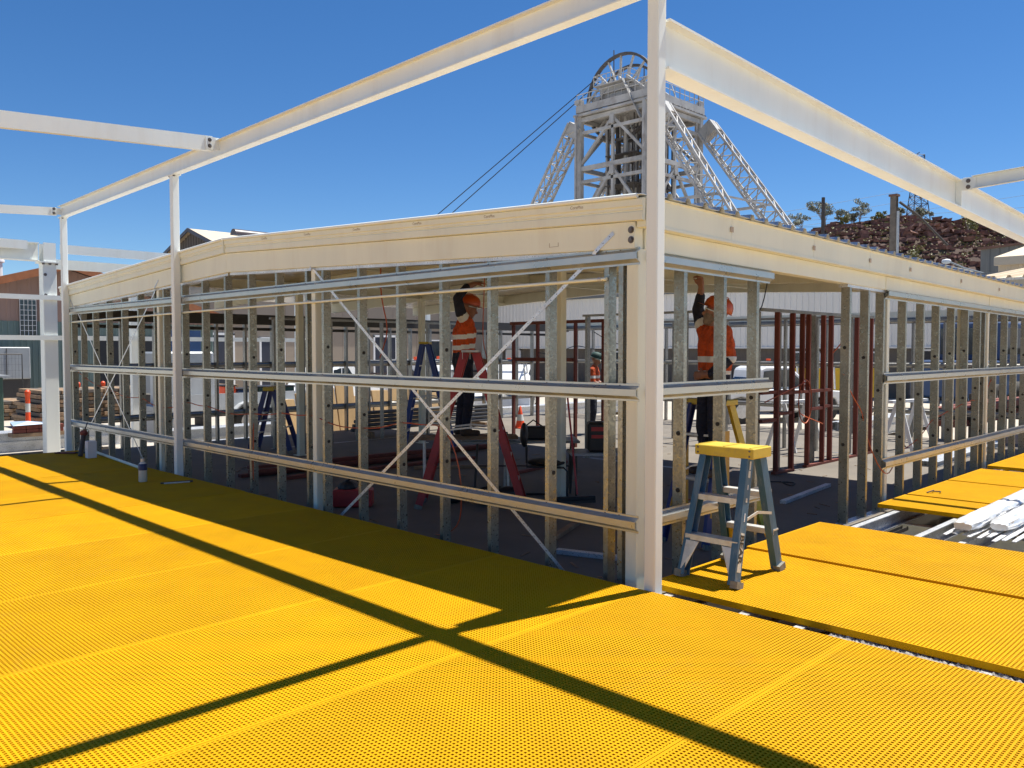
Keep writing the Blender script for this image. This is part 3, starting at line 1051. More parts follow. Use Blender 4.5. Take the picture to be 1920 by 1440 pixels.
# treads, gussets and rear braces of the near stepladder
for z, dpt in ((.315, .10), (.60, .085)):
    k = (z - ZD) / (.895 - ZD)
    fx = .45 + .25 * k
    y1 = .037 - .037 * k
    y0 = -.426 + .041 * k
    s_ = MB().bx(fx - dpt * .45, fx + dpt * .55, y0 + .006, y1 - .006, z - .012, z).build("step", M['alu'], sl, bev=.002)
    MB().bx(fx - dpt * .45 - .003, fx - dpt * .45, y0 + .006, y1 - .006, z - .04, z - .001).build("step_lip", M['alu'], s_)
    rk = k
    bx_ = 1.14 - .27 * rk
    s2 = MB().bx(bx_ - .02, bx_ + .05, y0 + .01, y1 - .0, z - .006, z + .006).build("rear_step", M['alu'], sl)
    MB().bx(bx_ - .023, bx_ - .02, y0 + .01, y1 - .0, z - .035, z + .004).build("step_lip", M['alu'], s2)
for (yy, sg) in ((-.385, 1), (.0, -1)):
    gx = .45 + .25 * .33 - .048
    pts = [(gx, yy + sg * .10, .27), (gx, yy - sg * .005, .27), (gx - .055, yy - sg * .018, .07), (gx - .048, yy + sg * .012, .07)]
    MB().add([V(*p) for p in pts] + [V(*p) + V(.004, 0, 0) for p in pts], [(0, 1, 2, 3), (7, 6, 5, 4), (0, 4, 5, 1), (1, 5, 6, 2), (2, 6, 7, 3), (3, 7, 4, 0)]).build("gusset", M['alu'], sl)
    gx = 1.14 - .27 * .33 + .03
    pts = [(gx, yy + sg * .10, .285), (gx, yy - sg * .005, .285), (gx + .055, yy - sg * .018, .07), (gx + .048, yy + sg * .012, .07)]
    MB().add([V(*p) for p in pts] + [V(*p) - V(.004, 0, 0) for p in pts], [(0, 1, 2, 3), (7, 6, 5, 4), (0, 4, 5, 1), (1, 5, 6, 2), (2, 6, 7, 3), (3, 7, 4, 0)]).build("gusset", M['yplast'], sl)
# lettering down the near front rail (outer face looks to -Y)
dn = (V(.445, -.426, ZD) - V(.70, -.385, .895)).normalized()
up_ = V(0, -1, 0).cross(dn).normalized()
nrm = dn.cross(up_).normalized()
if nrm.y > 0:
    up_ = -up_
    nrm = dn.cross(up_).normalized()
rot = Matrix((dn, up_, nrm)).transposed().to_4x4()
pos = V(.70, -.385, .895).lerp(V(.445, -.426, ZD), .60) + nrm * .0042 - up_ * .022
lp = MB().bar(pos + up_ * .023 - nrm * .0009 - dn * .012, pos + up_ * .023 - nrm * .0009 + dn * .26, .05, .0006, nrm).build("label_strip", M['palelabel'], sl)
lt = text_mesh("BEAR", .066, M['black'], sl, pos, rot @ Matrix.Scale(1.3, 4, (1, 0, 0)), bold=.0022)
MB().bar(V(.70, -.39, .86) + V(-.02, -.006, 0), V(.69, -.39, .80) + V(-.02, -.006, 0), .02, .001, (0, 1, 0)).build("sticker", M['palelabel'], sl)

# red A-frame with the worker
rl = a_ladder("step_ladder_tall", "tall red fibreglass A-frame ladder standing in front of the worker at the gable wall", (2.05, 3.15, -.15), (2.42, 3.50, -.15), (1.20, 4.0, -.15), (1.57, 4.35, -.15),
              (1.74, 3.62, 1.62), (1.96, 3.83, 1.62), (1.66, 3.72, 1.62), (1.88, 3.93, 1.62), (.17, .33, .5, .66, .82), (.25, .5, .75), M['redfg'], 'alu', .03, .085, ((1.68, 3.64, 1.635), (1.94, 3.90, 1.635), .2, .03))
for c in ((1.66, 3.62, 1.60), (1.60, 3.68, 1.60)):
    MB().bar(V(*c) + V(0, 0, -.055), V(*c) + V(0, 0, .04), .07, .004, (1, -1, 0)).build("corner_plate", M['alu'], rl)

bl = a_ladder("work_ladder", "dark blue and yellow platform ladder behind the eave studs", (1.80, 1.12, -.15), (1.80, .64, -.15), (2.86, 1.12, -.15), (2.86, .62, -.15),
              (2.16, 1.04, 1.14), (2.16, .70, 1.14), (2.32, 1.04, 1.14), (2.32, .70, 1.14), (.25, .475, .78), (.3, .6), M['dkblue'], 'yplast', .03, .09, ((2.24, 1.09, 1.16), (2.24, .65, 1.16), .22, .05), M['yplast'])
for yy in (1.09, .65):
    MB().add([(1.86, yy, .1), (2.1, yy, .9), (2.2, yy, .9), (2.2, yy, .1), (1.86, yy + .003, .1), (2.1, yy + .003, .9), (2.2, yy + .003, .9), (2.2, yy + .003, .1)],
             [(0, 1, 2, 3), (7, 6, 5, 4), (0, 4, 5, 1), (1, 5, 6, 2), (2, 6, 7, 3), (3, 7, 4, 0)]).build("side_panel", M['yplast2'], bl)
a_ladder("small_ladder", "dark blue stepladder with a yellow top far inside beside the rear studs", (2.35, 10.1, -.15), (2.72, 10.45, -.15), (2.85, 9.55, -.15), (3.22, 9.9, -.15),
         (2.58, 9.92, .95), (2.86, 10.2, .95), (2.68, 9.82, .95), (2.96, 10.1, .95), (.3, .62), (.4,), M['dkblue'], 'yplast', .03, .08, ((2.58, 9.82, .97), (2.96, 10.2, .97), .18, .07))
a_ladder("folded_trestle", "blue trestle ladder inside in front of the tan boards", (4.2, 8.2, -.15), (4.6, 8.6, -.15), (4.9, 7.6, -.15), (5.3, 8.0, -.15),
         (4.5, 7.98, 1.75), (4.8, 8.28, 1.75), (4.56, 7.9, 1.75), (4.86, 8.2, 1.75), (.2, .4, .6, .8), (.5,), M['dkblue2'], 'yplast', .03, .07, ((4.48, 7.9, 1.77), (4.9, 8.3, 1.77), .16, .04))

# plank platform the first worker stands on
pf = thing("plank_trestle", "low aluminium trestle platform under the worker at the red ladder", "trestle", (2.2, 4.4, -.15))
MB().bar((1.75, 4.75, .565), (2.75, 3.95, .565), .3, .04).build("plank", M['timber'], pf)
for (x, y) in ((1.85, 4.67), (2.65, 4.03)):
    for s_ in (-1, 1):
        MB().tube([(x + .11 * s_, y + .14 * s_, -.15), (x + .07 * s_, y + .09 * s_, .545)], .017, 8).build("leg", M['alu'], pf)
    MB().tube([(x + .09, y + .115, .2), (x - .09, y - .115, .2)], .013, 8).build("rung", M['alu'], pf)

# ================================================================== PEOPLE
def person(name, label, caps, mats, loc, rotz, band=None, voxel=.011, helmet=True, hat_tilt=0.0):
    """caps: (p0, p1, r0, r1, key) tapered capsules in local metres; one continuous skin from a voxel remesh"""
    mb = MB()
    for (a, b, r0, r1, key) in caps:
        a, b = V(*a), V(*b)
        n = 7
        pts = [a.lerp(b, i / (n - 1)) for i in range(n)]
        if (b - a).length > 1e-4:
            mb.tube(pts, [r0 + (r1 - r0) * i / (n - 1) for i in range(n)], 14)
        mb.ball(a, r0, 14, 8)
        mb.ball(b, r1, 14, 8)
    tmp = bpy.data.objects.new("tmp_body", mb.mesh("tmp_body"))
    COL.objects.link(tmp)
    md = tmp.modifiers.new("r", 'REMESH')
    md.mode = 'VOXEL'
    md.voxel_size = voxel
    sm = tmp.modifiers.new("s", 'SMOOTH')
    sm.factor = .5
    sm.iterations = 3
    bpy.context.view_layer.update()
    dg = bpy.context.evaluated_depsgraph_get()
    me = bpy.data.meshes.new_from_object(tmp.evaluated_get(dg))
    bpy.data.objects.remove(tmp)
    me.name = "body"
    me.materials.clear()
    keys = list(mats)
    for k in keys:
        me.materials.append(mats[k])
    prep = [(V(*a), V(*b), r0, r1, key) for (a, b, r0, r1, key) in caps]
    for p in me.polygons:
        c = p.center
        best = None
        for (a, b, r0, r1, key) in prep:
            ab = b - a
            L = ab.length_squared
            t = 0 if L < 1e-9 else max(0, min(1, (c - a).dot(ab) / L))
            d = (c - (a + ab * t)).length - (r0 + (r1 - r0) * t)
            if best is None or d < best[0]:
                best = (d, key, t)
        key = best[1]
        if band:
            key = band(c, key, best[2])
        p.material_index = keys.index(key)
        p.use_smooth = True
    t = thing(name, label, "person", loc)
    t.rotation_euler = (0, 0, rotz)
    local(t, "body", me)
    return t


def hand(caps, wrist, direc, palm_n, key='skin', curl=.5, s=1.0):
    """palm and five fingers that leave it"""
    d = V(*direc).normalized()
    n = V(*palm_n)
    n = (n - d * n.dot(d)).normalized()
    sd = d.cross(n)
    w = V(*wrist)
    pc = w + d * .055 * s
    for k in (-1, 0, 1):
        caps.append((tuple(w + sd * k * .016 * s + d * .01), tuple(w + d * .085 * s + sd * k * .024 * s), .019 * s, .015 * s, key))
    for i, (o_, L) in enumerate(((-.033, .066), (-.011, .078), (.011, .074), (.033, .058))):
        b0 = w + d * .088 * s + sd * o_ * s
        b1 = b0 + (d * (1 - curl * .5) + n * curl * .7).normalized() * L * .5 * s
        b2 = b1 + (d * (1 - curl * 1.3) + n * curl * 1.2).normalized() * L * .5 * s
        caps.append((tuple(b0), tuple(b1), .0105 * s, .0095 * s, key))
        caps.append((tuple(b1), tuple(b2), .0095 * s, .0085 * s, key))
    b0 = w + d * .03 * s + sd * -.03 * s
    b1 = b0 + (d * .6 - sd * .7 + n * .4).normalized() * .045 * s
    b2 = b1 + (d * .9 - sd * .1 + n * .4).normalized() * .032 * s
    caps.append((tuple(b0), tuple(b1), .014 * s, .011 * s, key))
    caps.append((tuple(b1), tuple(b2), .011 * s, .009 * s, key))


def head(caps, c, look, key='skin', beard=None):
    c = V(*c)
    f = V(*look).normalized()
    u = V(0, 0, 1) - f * f.z
    u.normalize()
    s_ = f.cross(u)
    caps.append((tuple(c + u * .03 - f * .015), tuple(c + u * .035 + f * .02), .088, .082, key))
    caps.append((tuple(c - u * .02 + f * .02), tuple(c - u * .085 + f * .045), .068, .042, beard or key))
    caps.append((tuple(c + f * .085 + u * .005), tuple(c + f * .112 - u * .035), .010, .015, key))
    caps.append((tuple(c + f * .078 + u * .028 - s_ * .035), tuple(c + f * .078 + u * .028 + s_ * .035), .014, .014, key))
    caps.append((tuple(c + f * .082 - u * .062 - s_ * .015), tuple(c + f * .082 - u * .062 + s_ * .015), .012, .012, beard or key))
    for k in (-1, 1):
        caps.append((tuple(c + s_ * k * .083 + u * .01), tuple(c + s_ * k * .088 - u * .03), .014, .011, key))
    return f, u, s_


def hard_hat(parent, c, look, m):
    c = V(*c)
    f = V(*look).normalized()
    u = (V(0, 0, 1) - f * f.z).normalized()
    s_ = f.cross(u)
    h = MB()
    n = 16
    rings = []
    for (rr, hh, ex) in ((.118, .045, 0), (.120, .06, 0), (.115, .10, 0), (.095, .14, 0), (.06, .165, 0), (.005, .175, 0)):
        rings.append([c + u * hh + f * math.cos(a) * rr * 1.13 + s_ * math.sin(a) * rr * .95 for a in [2 * math.pi * k / n for k in range(n)]])
    vs_ = [q for r_ in rings for q in r_]
    fs = [(i * n + k, i * n + (k + 1) % n, (i + 1) * n + (k + 1) % n, (i + 1) * n + k) for i in range(len(rings) - 1) for k in range(n)]
    h.add(vs_, fs)
    br = []
    for a in [2 * math.pi * k / n for k in range(n)]:
        e = .018 + (.05 if math.cos(a) > .3 else 0) * max(0, math.cos(a))
        br.append((c + u * .047 + f * math.cos(a) * .133 + s_ * math.sin(a) * .112, c + u * (.040) + f * math.cos(a) * (.133 + e) + s_ * math.sin(a) * (.112 + e)))
    vs_ = [q for p in br for q in p]
    h.add(vs_, [(2 * k, 2 * k + 1, (2 * k + 3) % (2 * n), (2 * k + 2) % (2 * n)) for k in range(n)])
    h.bar(c + u * .06 - f * .11, c + u * .176 - f * .05, .02, .008, s_.cross(u)).bar(c + u * .178 - f * .05, c + u * .178 + f * .05, .022, .008)
    o = local(parent, "hard_hat", h.mesh("hard_hat", m, 50))
    g = MB().bar(c + f * .098 + u * .018 - s_ * .062, c + f * .098 + u * .018 + s_ * .062, .012, .034, u)
    g.bar(c + f * .09 + u * .02 - s_ * .068, c - f * .01 + u * .02 - s_ * .092, .004, .01).bar(c + f * .09 + u * .02 + s_ * .068, c - f * .01 + u * .02 + s_ * .092, .004, .01)
    local(parent, "safety_glasses", g.mesh("safety_glasses", M['glassy']))
    return o


def torso_caps(lean=(0, 0), hip=.92):
    lx, ly = lean
    c = []
    for k in (-1, 1):
        c.append(((0, k * .075, hip), (lx * .35, ly * .35 + k * .07, hip + .16), .115, .108, 'navy'))
        c.append(((lx * .35, ly * .35 + k * .07, hip + .13), (lx * .8, ly * .8 + k * .09, hip + .36), .115, .125, 'hiviz'))
        c.append(((lx * .8, ly * .8 + k * .08, hip + .36), (lx, ly + k * .13, hip + .47), .12, .075, 'hiviz'))
    c.append(((lx, ly, hip + .46), (lx * 1.1 + .01, ly * 1.1, hip + .56), .065, .055, 'skin'))
    c.append(((lx, ly, hip + .47), (lx * 1.03, ly * 1.03, hip + .515), .085, .066, 'hiviz'))
    return c


def leg(c, hipp, knee, ankle, toe):
    c.append((hipp, knee, .098, .066, 'navy'))
    c.append((knee, ankle, .066, .05, 'navy'))
    c.append((ankle, (ankle[0], ankle[1], ankle[2] - .03), .052, .046, 'boot'))
    c.append(((ankle[0] - .03, ankle[1], ankle[2] - .045), toe, .043, .038, 'boot'))


PM = {'skin': M['skin'], 'hiviz': M['hiviz'], 'navy': M['navy'], 'reflect': M['reflect'], 'boot': M['boot'], 'beard': M['beard']}


def vest_band(lo1, lo2, tilt=0.0):
    def f(c, key, t):
        if key == 'hiviz':
            z = c.z + tilt * c.x
            if lo1 < z < lo1 + .055 or lo2 < z < lo2 + .055:
                return 'reflect'
        return key
    return f


# first worker: seen from his right, right arm bent over the head, left hand low on the cable; faces local +X
c = torso_caps((.03, 0))
leg(c, (0, .09, .9), (.03, .11, .49), (-.02, .11, .10), (.13, .13, .05))
leg(c, (0, -.09, .9), (.05, -.11, .49), (.0, -.11, .10), (.15, -.12, .05))
c.append(((.03, -.15, 1.37), (-.04, -.20, 1.44), .078, .072, 'hiviz'))
c.append(((-.05, -.205, 1.45), (-.07, -.215, 1.475), .073, .071, 'reflect'))
c.append(((-.085, -.22, 1.50), (-.13, -.22, 1.68), .069, .056, 'navy'))
c.append(((-.13, -.22, 1.68), (.0, -.16, 1.82), .055, .046, 'navy'))
c.append(((.0, -.16, 1.82), (.12, -.11, 1.865), .042, .032, 'skin'))
hand(c, (.12, -.11, 1.865), (.95, .2, .2), (0, .3, -1), curl=.3)
c.append(((.03, .17, 1.37), (.10, .23, 1.15), .072, .055, 'hiviz'))
c.append(((.10, .23, 1.15), (.24, .15, .98), .052, .042, 'navy'))
c.append(((.24, .15, .98), (.29, .12, .93), .036, .03, 'skin'))
hand(c, (.29, .12, .93), (.7, -.3, -.5), (0, -1, .2), curl=.8)
lk = (.93, -.22, -.22)
head(c, (.075, -.01, 1.575), lk)
RA = math.radians(-45.3)
w1 = person("person", "worker in orange shirt and orange hard hat reaching overhead behind the red ladder", c, PM, (2.15, 4.29, .585), RA + .35, vest_band(1.20, 1.075, -.12))
hard_hat(w1, (.075, -.01, 1.575), lk, M['helmet'])

# second worker: on the blue ladder behind the eave studs, left arm straight up, right hand on the hip
c = torso_caps((-.02, .02), .86)
leg(c, (0, .09, .84), (.05, .11, .46), (-.0, .11, .10), (.15, .13, .05))
leg(c, (0, -.09, .84), (.04, -.11, .46), (-.01, -.11, .10), (.14, -.12, .05))
c.append(((-.02, -.16, 1.31), (-.02, -.21, 1.37), .080, .074, 'hiviz'))
c.append(((-.02, -.22, 1.385), (-.02, -.24, 1.42), .075, .072, 'reflect'))
c.append(((-.02, -.255, 1.43), (0, -.29, 1.56), .068, .056, 'navy'))
c.append(((0, -.29, 1.56), (.02, -.21, 1.68), .055, .045, 'navy'))
c.append(((.02, -.21, 1.68), (.03, -.18, 1.75), .036, .03, 'skin'))
hand(c, (.03, -.18, 1.75), (.1, .1, 1), (1, 0, 0), curl=.95, s=1.05)
c.append(((-.02, .16, 1.30), (-.05, .21, 1.10), .070, .054, 'hiviz'))
c.append(((-.05, .21, 1.10), (.10, .14, .96), .052, .042, 'navy'))
c.append(((.10, .14, .96), (.135, .08, .95), .036, .032, 'skin'))
hand(c, (.135, .08, .95), (.3, -.9, -.1), (-1, 0, 0), curl=.3)
lk = (.7, -.55, .38)
head(c, (0.0, .03, 1.50), lk, beard='beard')
w2 = person("person", "bearded worker in orange shirt raising one arm behind the eave studs", c, PM, (2.07, .75, .475), math.radians(152), vest_band(1.06, .93))
hard_hat(w2, (0, .03, 1.50), lk, M['helmet'])

# third worker far inside
c = torso_caps((.05, 0))
leg(c, (0, .09, .9), (.03, .11, .49), (-.02, .11, .10), (.13, .13, .05))
leg(c, (0, -.09, .9), (.05, -.11, .49), (.0, -.11, .10), (.15, -.12, .05))
for k in (-1, 1):
    c.append(((.04, k * .17, 1.37), (.06, k * .25, 1.12), .072, .055, 'hiviz'))
    c.append(((.06, k * .25, 1.12), (.26, k * .18, 1.03), .05, .04, 'skin'))
    hand(c, (.26, k * .18, 1.03), (1, -k * .2, .1), (0, 0, -1), curl=.6)
lk = (.95, 0, -.3)
head(c, (.08, 0, 1.585), lk)
w3 = person("person", "distant worker in orange shirt and dark green cap beside the inner studs", c, PM, (9.2, 8.0, -.15), math.radians(-60), vest_band(1.2, 1.07), .014)
hard_hat(w3, (.08, 0, 1.585), lk, M['greencap'])

# ================================================================== CABLES
def cable(name, label, pts, r=.006, m='cable', sag=.0, parent=None):
    out = []
    for i in range(len(pts) - 1):
        a, b = V(*pts[i]), V(*pts[i + 1])
        L = (b - a).length
        n = max(3, int(L / .12))
        for k in range(n):
            t = k / n
            p = a.lerp(b, t)
            p.z -= sag * 4 * t * (1 - t) * min(1, L)
            out.append(p)
    out.append(V(*pts[-1]))
    for _ in range(2):
        out = [out[0]] + [(out[i - 1] + out[i] * 2 + out[i + 1]) / 4 for i in range(1, len(out) - 1)] + [out[-1]]
    o = MB().tube(out, r, 6).build(name, M[m], parent, smooth=60)
    return tag(o, label, "cable")


cable("power_cable", "orange cable threaded through the gable studs and drooping to the floor", [(.195, 12.0, 1.30), (.195, 10.4, 1.02), (.195, 9.2, .96), (.195, 8.45, .84), (.195, 7.66, .97), (.195, 7.05, .93), (.195, 5.83, .90), (.195, 5.19, .95), (.195, 4.56, .96), (.195, 3.6, .87), (.195, 2.98, .98), (.195, 2.34, 1.0), (.25, 2.2, .6), (.3, 2.25, .1), (.5, 2.8, -.14), (.7, 3.6, -.143)], sag=.06)
cable("power_cable", "orange cable hanging in a loop down the third stud from the middle post", [(.197, 5.85, .90), (.16, 5.80, .5), (.17, 5.84, .0), (.3, 5.9, -.143)], .006)
cable("power_cable", "dark orange cable hanging from the ceiling panels behind the gable studs", [(1.6, 5.2, 2.86), (1.55, 5.15, 2.3), (1.65, 5.1, 1.9), (1.5, 5.1, 1.55)], .008)
cable("power_cable", "orange lead hanging down beside the reaching worker", [(2.3, 4.05, 2.78), (2.28, 4.05, 2.2), (2.3, 4.1, 1.75), (2.45, 4.15, 1.5)], .006)
cable("power_cable", "orange cable strung low through the right hand eave studs", [(3.80, .27, 1.40), (3.98, .24, 1.15), (4.28, .27, 1.02), (4.3, .23, .74), (4.55, .2, .4), (5.0, .24, .22), (5.36, .27, .48), (5.95, .27, .56), (6.5, .27, .80), (7.08, .27, .86), (7.65, .27, .93), (8.2, .27, .98), (8.6, .3, .82), (9.0, .27, 1.28), (9.55, .27, 1.30), (10.1, .27, 1.32)], sag=.05)
loop = []
for k in range(26):
    a = k / 25 * math.pi * 2 * 1.4 + 1.2
    loop.append((7.2 + .22 * math.cos(a), 2.28, .88 + .33 * math.sin(a)))
cable("power_cable", "orange cable coil hung on the red timber partition", [(6.0, 2.3, .92)] + loop + [(7.9, 2.32, .5)], .008)
cable("power_cable", "short orange cable hanging inside the doorway stud", [(4.2, .4, 2.2), (4.22, .4, 1.95), (4.1, .4, 1.75), (3.95, .45, 1.62)], .007)
cable("power_cable", "dark orange cables lying on the slab in the doorway", [(3.4, 1.7, -.142), (3.9, 1.4, -.142), (4.3, 1.9, -.142), (3.8, 2.2, -.142), (3.2, 1.9, -.142), (3.9, 1.55, -.14), (4.6, 1.8, -.142)], .009)
cable("power_cable", "black lead curling on the floor near the red partition", [(5.8, 2.1, -.142), (6.0, 1.8, -.142), (5.6, 1.7, -.142), (5.9, 2.0, -.142)], .008, 'black')

# ================================================================== INTERIOR CLUTTER
tb = thing("work_table", "grey folding work table covered in tools behind the red ladder", "table", (2.9, 4.1, -.15))
MB().bar((2.35, 4.55, .50), (3.45, 3.55, .50), .55, .03).build("table_top", M['steelgrey'], tb, bev=.004)
for (x, y) in ((2.35, 4.3), (2.65, 4.62), (3.2, 3.45), (3.5, 3.75)):
    MB().tube([(x, y, -.15), (x + .03, y - .03, .49)], .013, 8).build("leg", M['dark'], tb)
MB().tube([(2.36, 4.28, .2), (3.2, 3.44, .2)], .009, 6).build("stretcher", M['dark'], tb)
tc = MB().bar((2.9, 4.0, .60), (3.15, 3.78, .60), .2, .16).build("tool_case", M['black'], None, bev=.02)
tag(tc, "black canvas tool bag on the folding table", "tool bag")
MB().tube([(2.93, 3.98, .675), (3.0, 3.9, .76), (3.1, 3.83, .675)], .01, 6).build("handle", M['black'], tc)
yb = MB().bar((2.62, 4.24, .555), (2.76, 4.12, .555), .12, .08).build("fixings_box", M['yplast'], None, bev=.006)
tag(yb, "small yellow fixings box on the folding table", "box")
MB().bar((2.62, 4.24, .60), (2.76, 4.12, .60), .125, .012).build("lid", M['black'], yb)
t2 = thing("trestle_table", "second dark trestle table under the black radio case", "table", (3.4, 3.0, -.15))
MB().bar((3.0, 3.3, .40), (3.8, 2.55, .40), .5, .03).build("table_top", M['steelgrey'], t2)
for (x, y) in ((2.9, 3.1), (3.2, 3.45), (3.6, 2.45), (3.9, 2.75)):
    MB().tube([(x, y, -.15), (x, y, .39)], .014, 8).build("leg", M['dark'], t2)
cs = MB().bar((3.12, 3.12, .60), (3.32, 2.92, .60), .26, .36).build("radio_case", M['black'], None, bev=.03)
tag(cs, "black job site radio case with red badge on the trestle table", "radio")
MB().bar((3.06, 3.0, .70), (3.2, 2.86, .70), .006, .05, (0, 0, 1)).build("badge", M['redfg'], cs)
MB().bar((3.05, 2.99, .61), (3.19, 2.85, .61), .006, .04, (0, 0, 1)).build("badge_lower", M['redfg'], cs)
rx = MB().bar((3.42, 2.8, .47), (3.62, 2.6, .47), .2, .11).build("tool_box", M['redfg'], None, bev=.015)
tag(rx, "red steel tool box beside the black radio case", "tool box")
MB().bar((3.46, 2.76, .535), (3.58, 2.64, .535), .03, .02).build("handle", M['black'], rx)
ch = thing("visitor_chair", "black padded visitor chair with tubular legs behind the gable wall", "chair", (2.75, 3.55, -.15))
def chair_pt(a, b, z):
    return V(2.75, 3.45, 0) + V(.7, .7, 0) * a + V(.7, -.7, 0) * b + V(0, 0, z)
s_ = MB()
s_.ball(chair_pt(0, 0, .29), (.24, .24, .045), 16, 8)
s_.build("seat", M['black'], ch, smooth=60)
s_ = MB()
s_.ball(chair_pt(.02, -.27, .62), (.05, .19, .15), 14, 8, Matrix.Rotation(-math.pi / 4, 3, 'Z'))
s_.build("backrest", M['black'], ch, smooth=60)
for k in (-1, 1):
    MB().tube([chair_pt(.2 * k, -.24, .5), chair_pt(.21 * k, -.24, .26), chair_pt(.21 * k, .2, .25), chair_pt(.21 * k, .25, .2), chair_pt(.21 * k, .24, -.12), chair_pt(.21 * k, .2, -.138), chair_pt(.21 * k, -.24, -.138)], .012, 8).build("leg", M['black'], ch, smooth=60)
br = thing("broom", "red handled broom with black head standing on the slab near the corner", "broom", (2.75, 2.95, -.15))
MB().tube([(2.78, 2.98, -.05), (2.95, 3.32, 1.35)], .012, 8).build("handle", M['redfg'], br)
MB().bar((2.55, 3.1, -.095), (2.95, 2.85, -.095), .06, .05).build("head", M['black'], br, bev=.008)
MB().bar((2.55, 3.1, -.135), (2.95, 2.85, -.135), .05, .03).build("bristles", M['dark'], br)
for i, (x, y, z) in enumerate(((.9, 7.6, 0), (1.0, 7.5, .05), (1.05, 7.62, .10), (1.2, 7.0, 0), (2.4, 7.9, 0), (2.5, 7.8, .05))):
    b = MB().bar((x, y, -.124 + z), (x + 3.4, y - .25, -.124 + z), .11, .045).build("timber_length", M['redprime'], None, bev=.002)
    tag(b, ["red primed timber length on the floor nearest the gable wall, bottom of the pile", "red timber length, second from the bottom of the gable side pile", "red timber length on top of the gable side pile", "red timber length lying alone in front of the pile", "red timber length at the back of the floor, lower one", "red timber length at the back of the floor, upper one"][i], "timber", "red timber lengths on the slab")
tl = MB().bar((.62, 4.8, -.04), (.95, 4.5, -.04), .22, .2).build("compressor", M['redfg'], None, bev=.015)
tag(tl, "red and black portable tool on the slab behind the gable studs", "power tool")
MB().tube([(.66, 4.76, .06), (.78, 4.66, .2), (.92, 4.54, .06)], .02, 8).build("handle", M['black'], tl)
MB().ball((.75, 4.72, .07), (.11, .11, .08), 10, 6).build("motor", M['black'], tl)
bg = MB()
for k in range(9):
    bg.ball((2.0 + R.uniform(-.3, .3), 3.75 + R.uniform(-.25, .25), -.09 + R.uniform(0, .08)), (R.uniform(.1, .2), R.uniform(.1, .2), R.uniform(.05, .1)), 10, 6)
bo = bg.build("tarpaulin", M['black'], None, smooth=60)
tag(bo, "crumpled black tarpaulin under the red ladder", "tarpaulin")
pipes = thing("pipe_bundle", "stack of dark grey pipes on low racks in front of the tan boards", "pipe stack", (6, 9.7, -.15))
for k in range(10):
    a = (5.1 + .02 * k, 11.0 - .05 * (k % 2), .0 + .085 * (k // 2) * 1.0)
    MB().tube([a, (a[0] + 3.9, a[1], a[2])], .038, 10).build("pipe", M['pipe'], pipes, smooth=40)
for x in (5.4, 8.6):
    MB().bx(x, x + .06, 10.7, 11.2, -.15, -.04).build("bearer", M['timber'], pipes)

# small things on the deck
bt = thing("drink_bottle", "clear sports bottle with dark blue band standing on the shaded deck", "bottle", (-.567, 7.259, 0))
def lathe(prof, n=20, c=(0, 0, 0)):
    mb = MB()
    vs_ = [(c[0] + r_ * math.cos(2 * math.pi * k / n), c[1] + r_ * math.sin(2 * math.pi * k / n), c[2] + z) for (r_, z) in prof for k in range(n)]
    fs = [(i * n + k, i * n + (k + 1) % n, (i + 1) * n + (k + 1) % n, (i + 1) * n + k) for i in range(len(prof) - 1) for k in range(n)]
    fs.append(tuple(range(n))[::-1])
    fs.append(tuple(range((len(prof) - 1) * n, len(prof) * n)))
    return mb.add(vs_, fs)
cB = (-.567, 7.259, .001)
lathe([(.048, 0), (.052, .01), (.05, .13), (.052, .145)], c=cB).build("body", M['bottle'], bt, smooth=40)
lathe([(.0535, .146), (.0535, .215), (.046, .225)], c=cB).build("band", M['navyplast'], bt, smooth=40)
lathe([(.045, .2255), (.03, .245), (.024, .247), (.024, .285), (.018, .29)], c=cB).build("cap", M['bottle'], bt, smooth=40)
bxw = thing("cardboard_box", "small white box on the far end of the shaded deck", "box", (-.2, 10.15, 0))
MB().bx(-.275, -.145, 10.1, 10.22, .002, .26).build("carton", M['boxwhite'], bxw, bev=.003)
MB().bx(-.279, -.275, 10.13, 10.19, .13, .15).build("tape", M['palelabel'], bxw)
gun = thing("sealant_gun", "dark red sealant gun leaning behind the white box on the deck", "tool", (-.22, 10.45, 0))
MB().tube([(-.3, 10.35, .02), (-.22, 10.45, .32)], .035, 10).build("barrel", M['dark'], gun, smooth=40)
MB().ball((-.21, 10.46, .36), (.06, .06, .05), 10, 6).build("trigger_head", M['redprime'], gun, smooth=50)
MB().tube([(-.21, 10.46, .36), (-.14, 10.5, .52)], .008, 6).build("plunger", M['dark'], gun)
pp = MB().tube([(.0, 10.5, .03), (-.17, 8.35, .022)], .021, 10).build("pipe_length", M['cream'], None, smooth=40)
tag(pp, "cream pipe length lying along the edge of the deck", "pipe")
MB().tube([(.001, 10.53, .03), (.0, 10.5, .03)], .026, 10).build("socket_end", M['cream'], pp)
tool = thing("multi_tool", "dark hand tool lying open on the shaded deck beside the bottle", "tool", (-.35, 6.82, 0))
MB().tube([(-.5, 6.89, .012), (-.32, 6.84, .014), (-.2, 6.80, .012)], .011, 8).build("handle", M['dark'], tool)
MB().tube([(-.47, 6.86, .01), (-.34, 6.80, .012), (-.19, 6.76, .012)], .009, 8).build("handle", M['alu'], tool)
MB().bar((-.22, 6.79, .015), (-.15, 6.77, .015), .045, .02).build("jaw", M['dark'], tool)
fl = thing("scraper", "flat dark tool lying at the far edge of the deck", "tool", (-.25, 10.95, 0))
MB().bar((-.42, 11.1, .015), (-.2, 10.85, .015), .09, .02).build("blade", M['redprime'], fl)
MB().tube([(-.2, 10.85, .018), (-.05, 10.72, .018)], .014, 8).build("handle", M['dark'], fl)
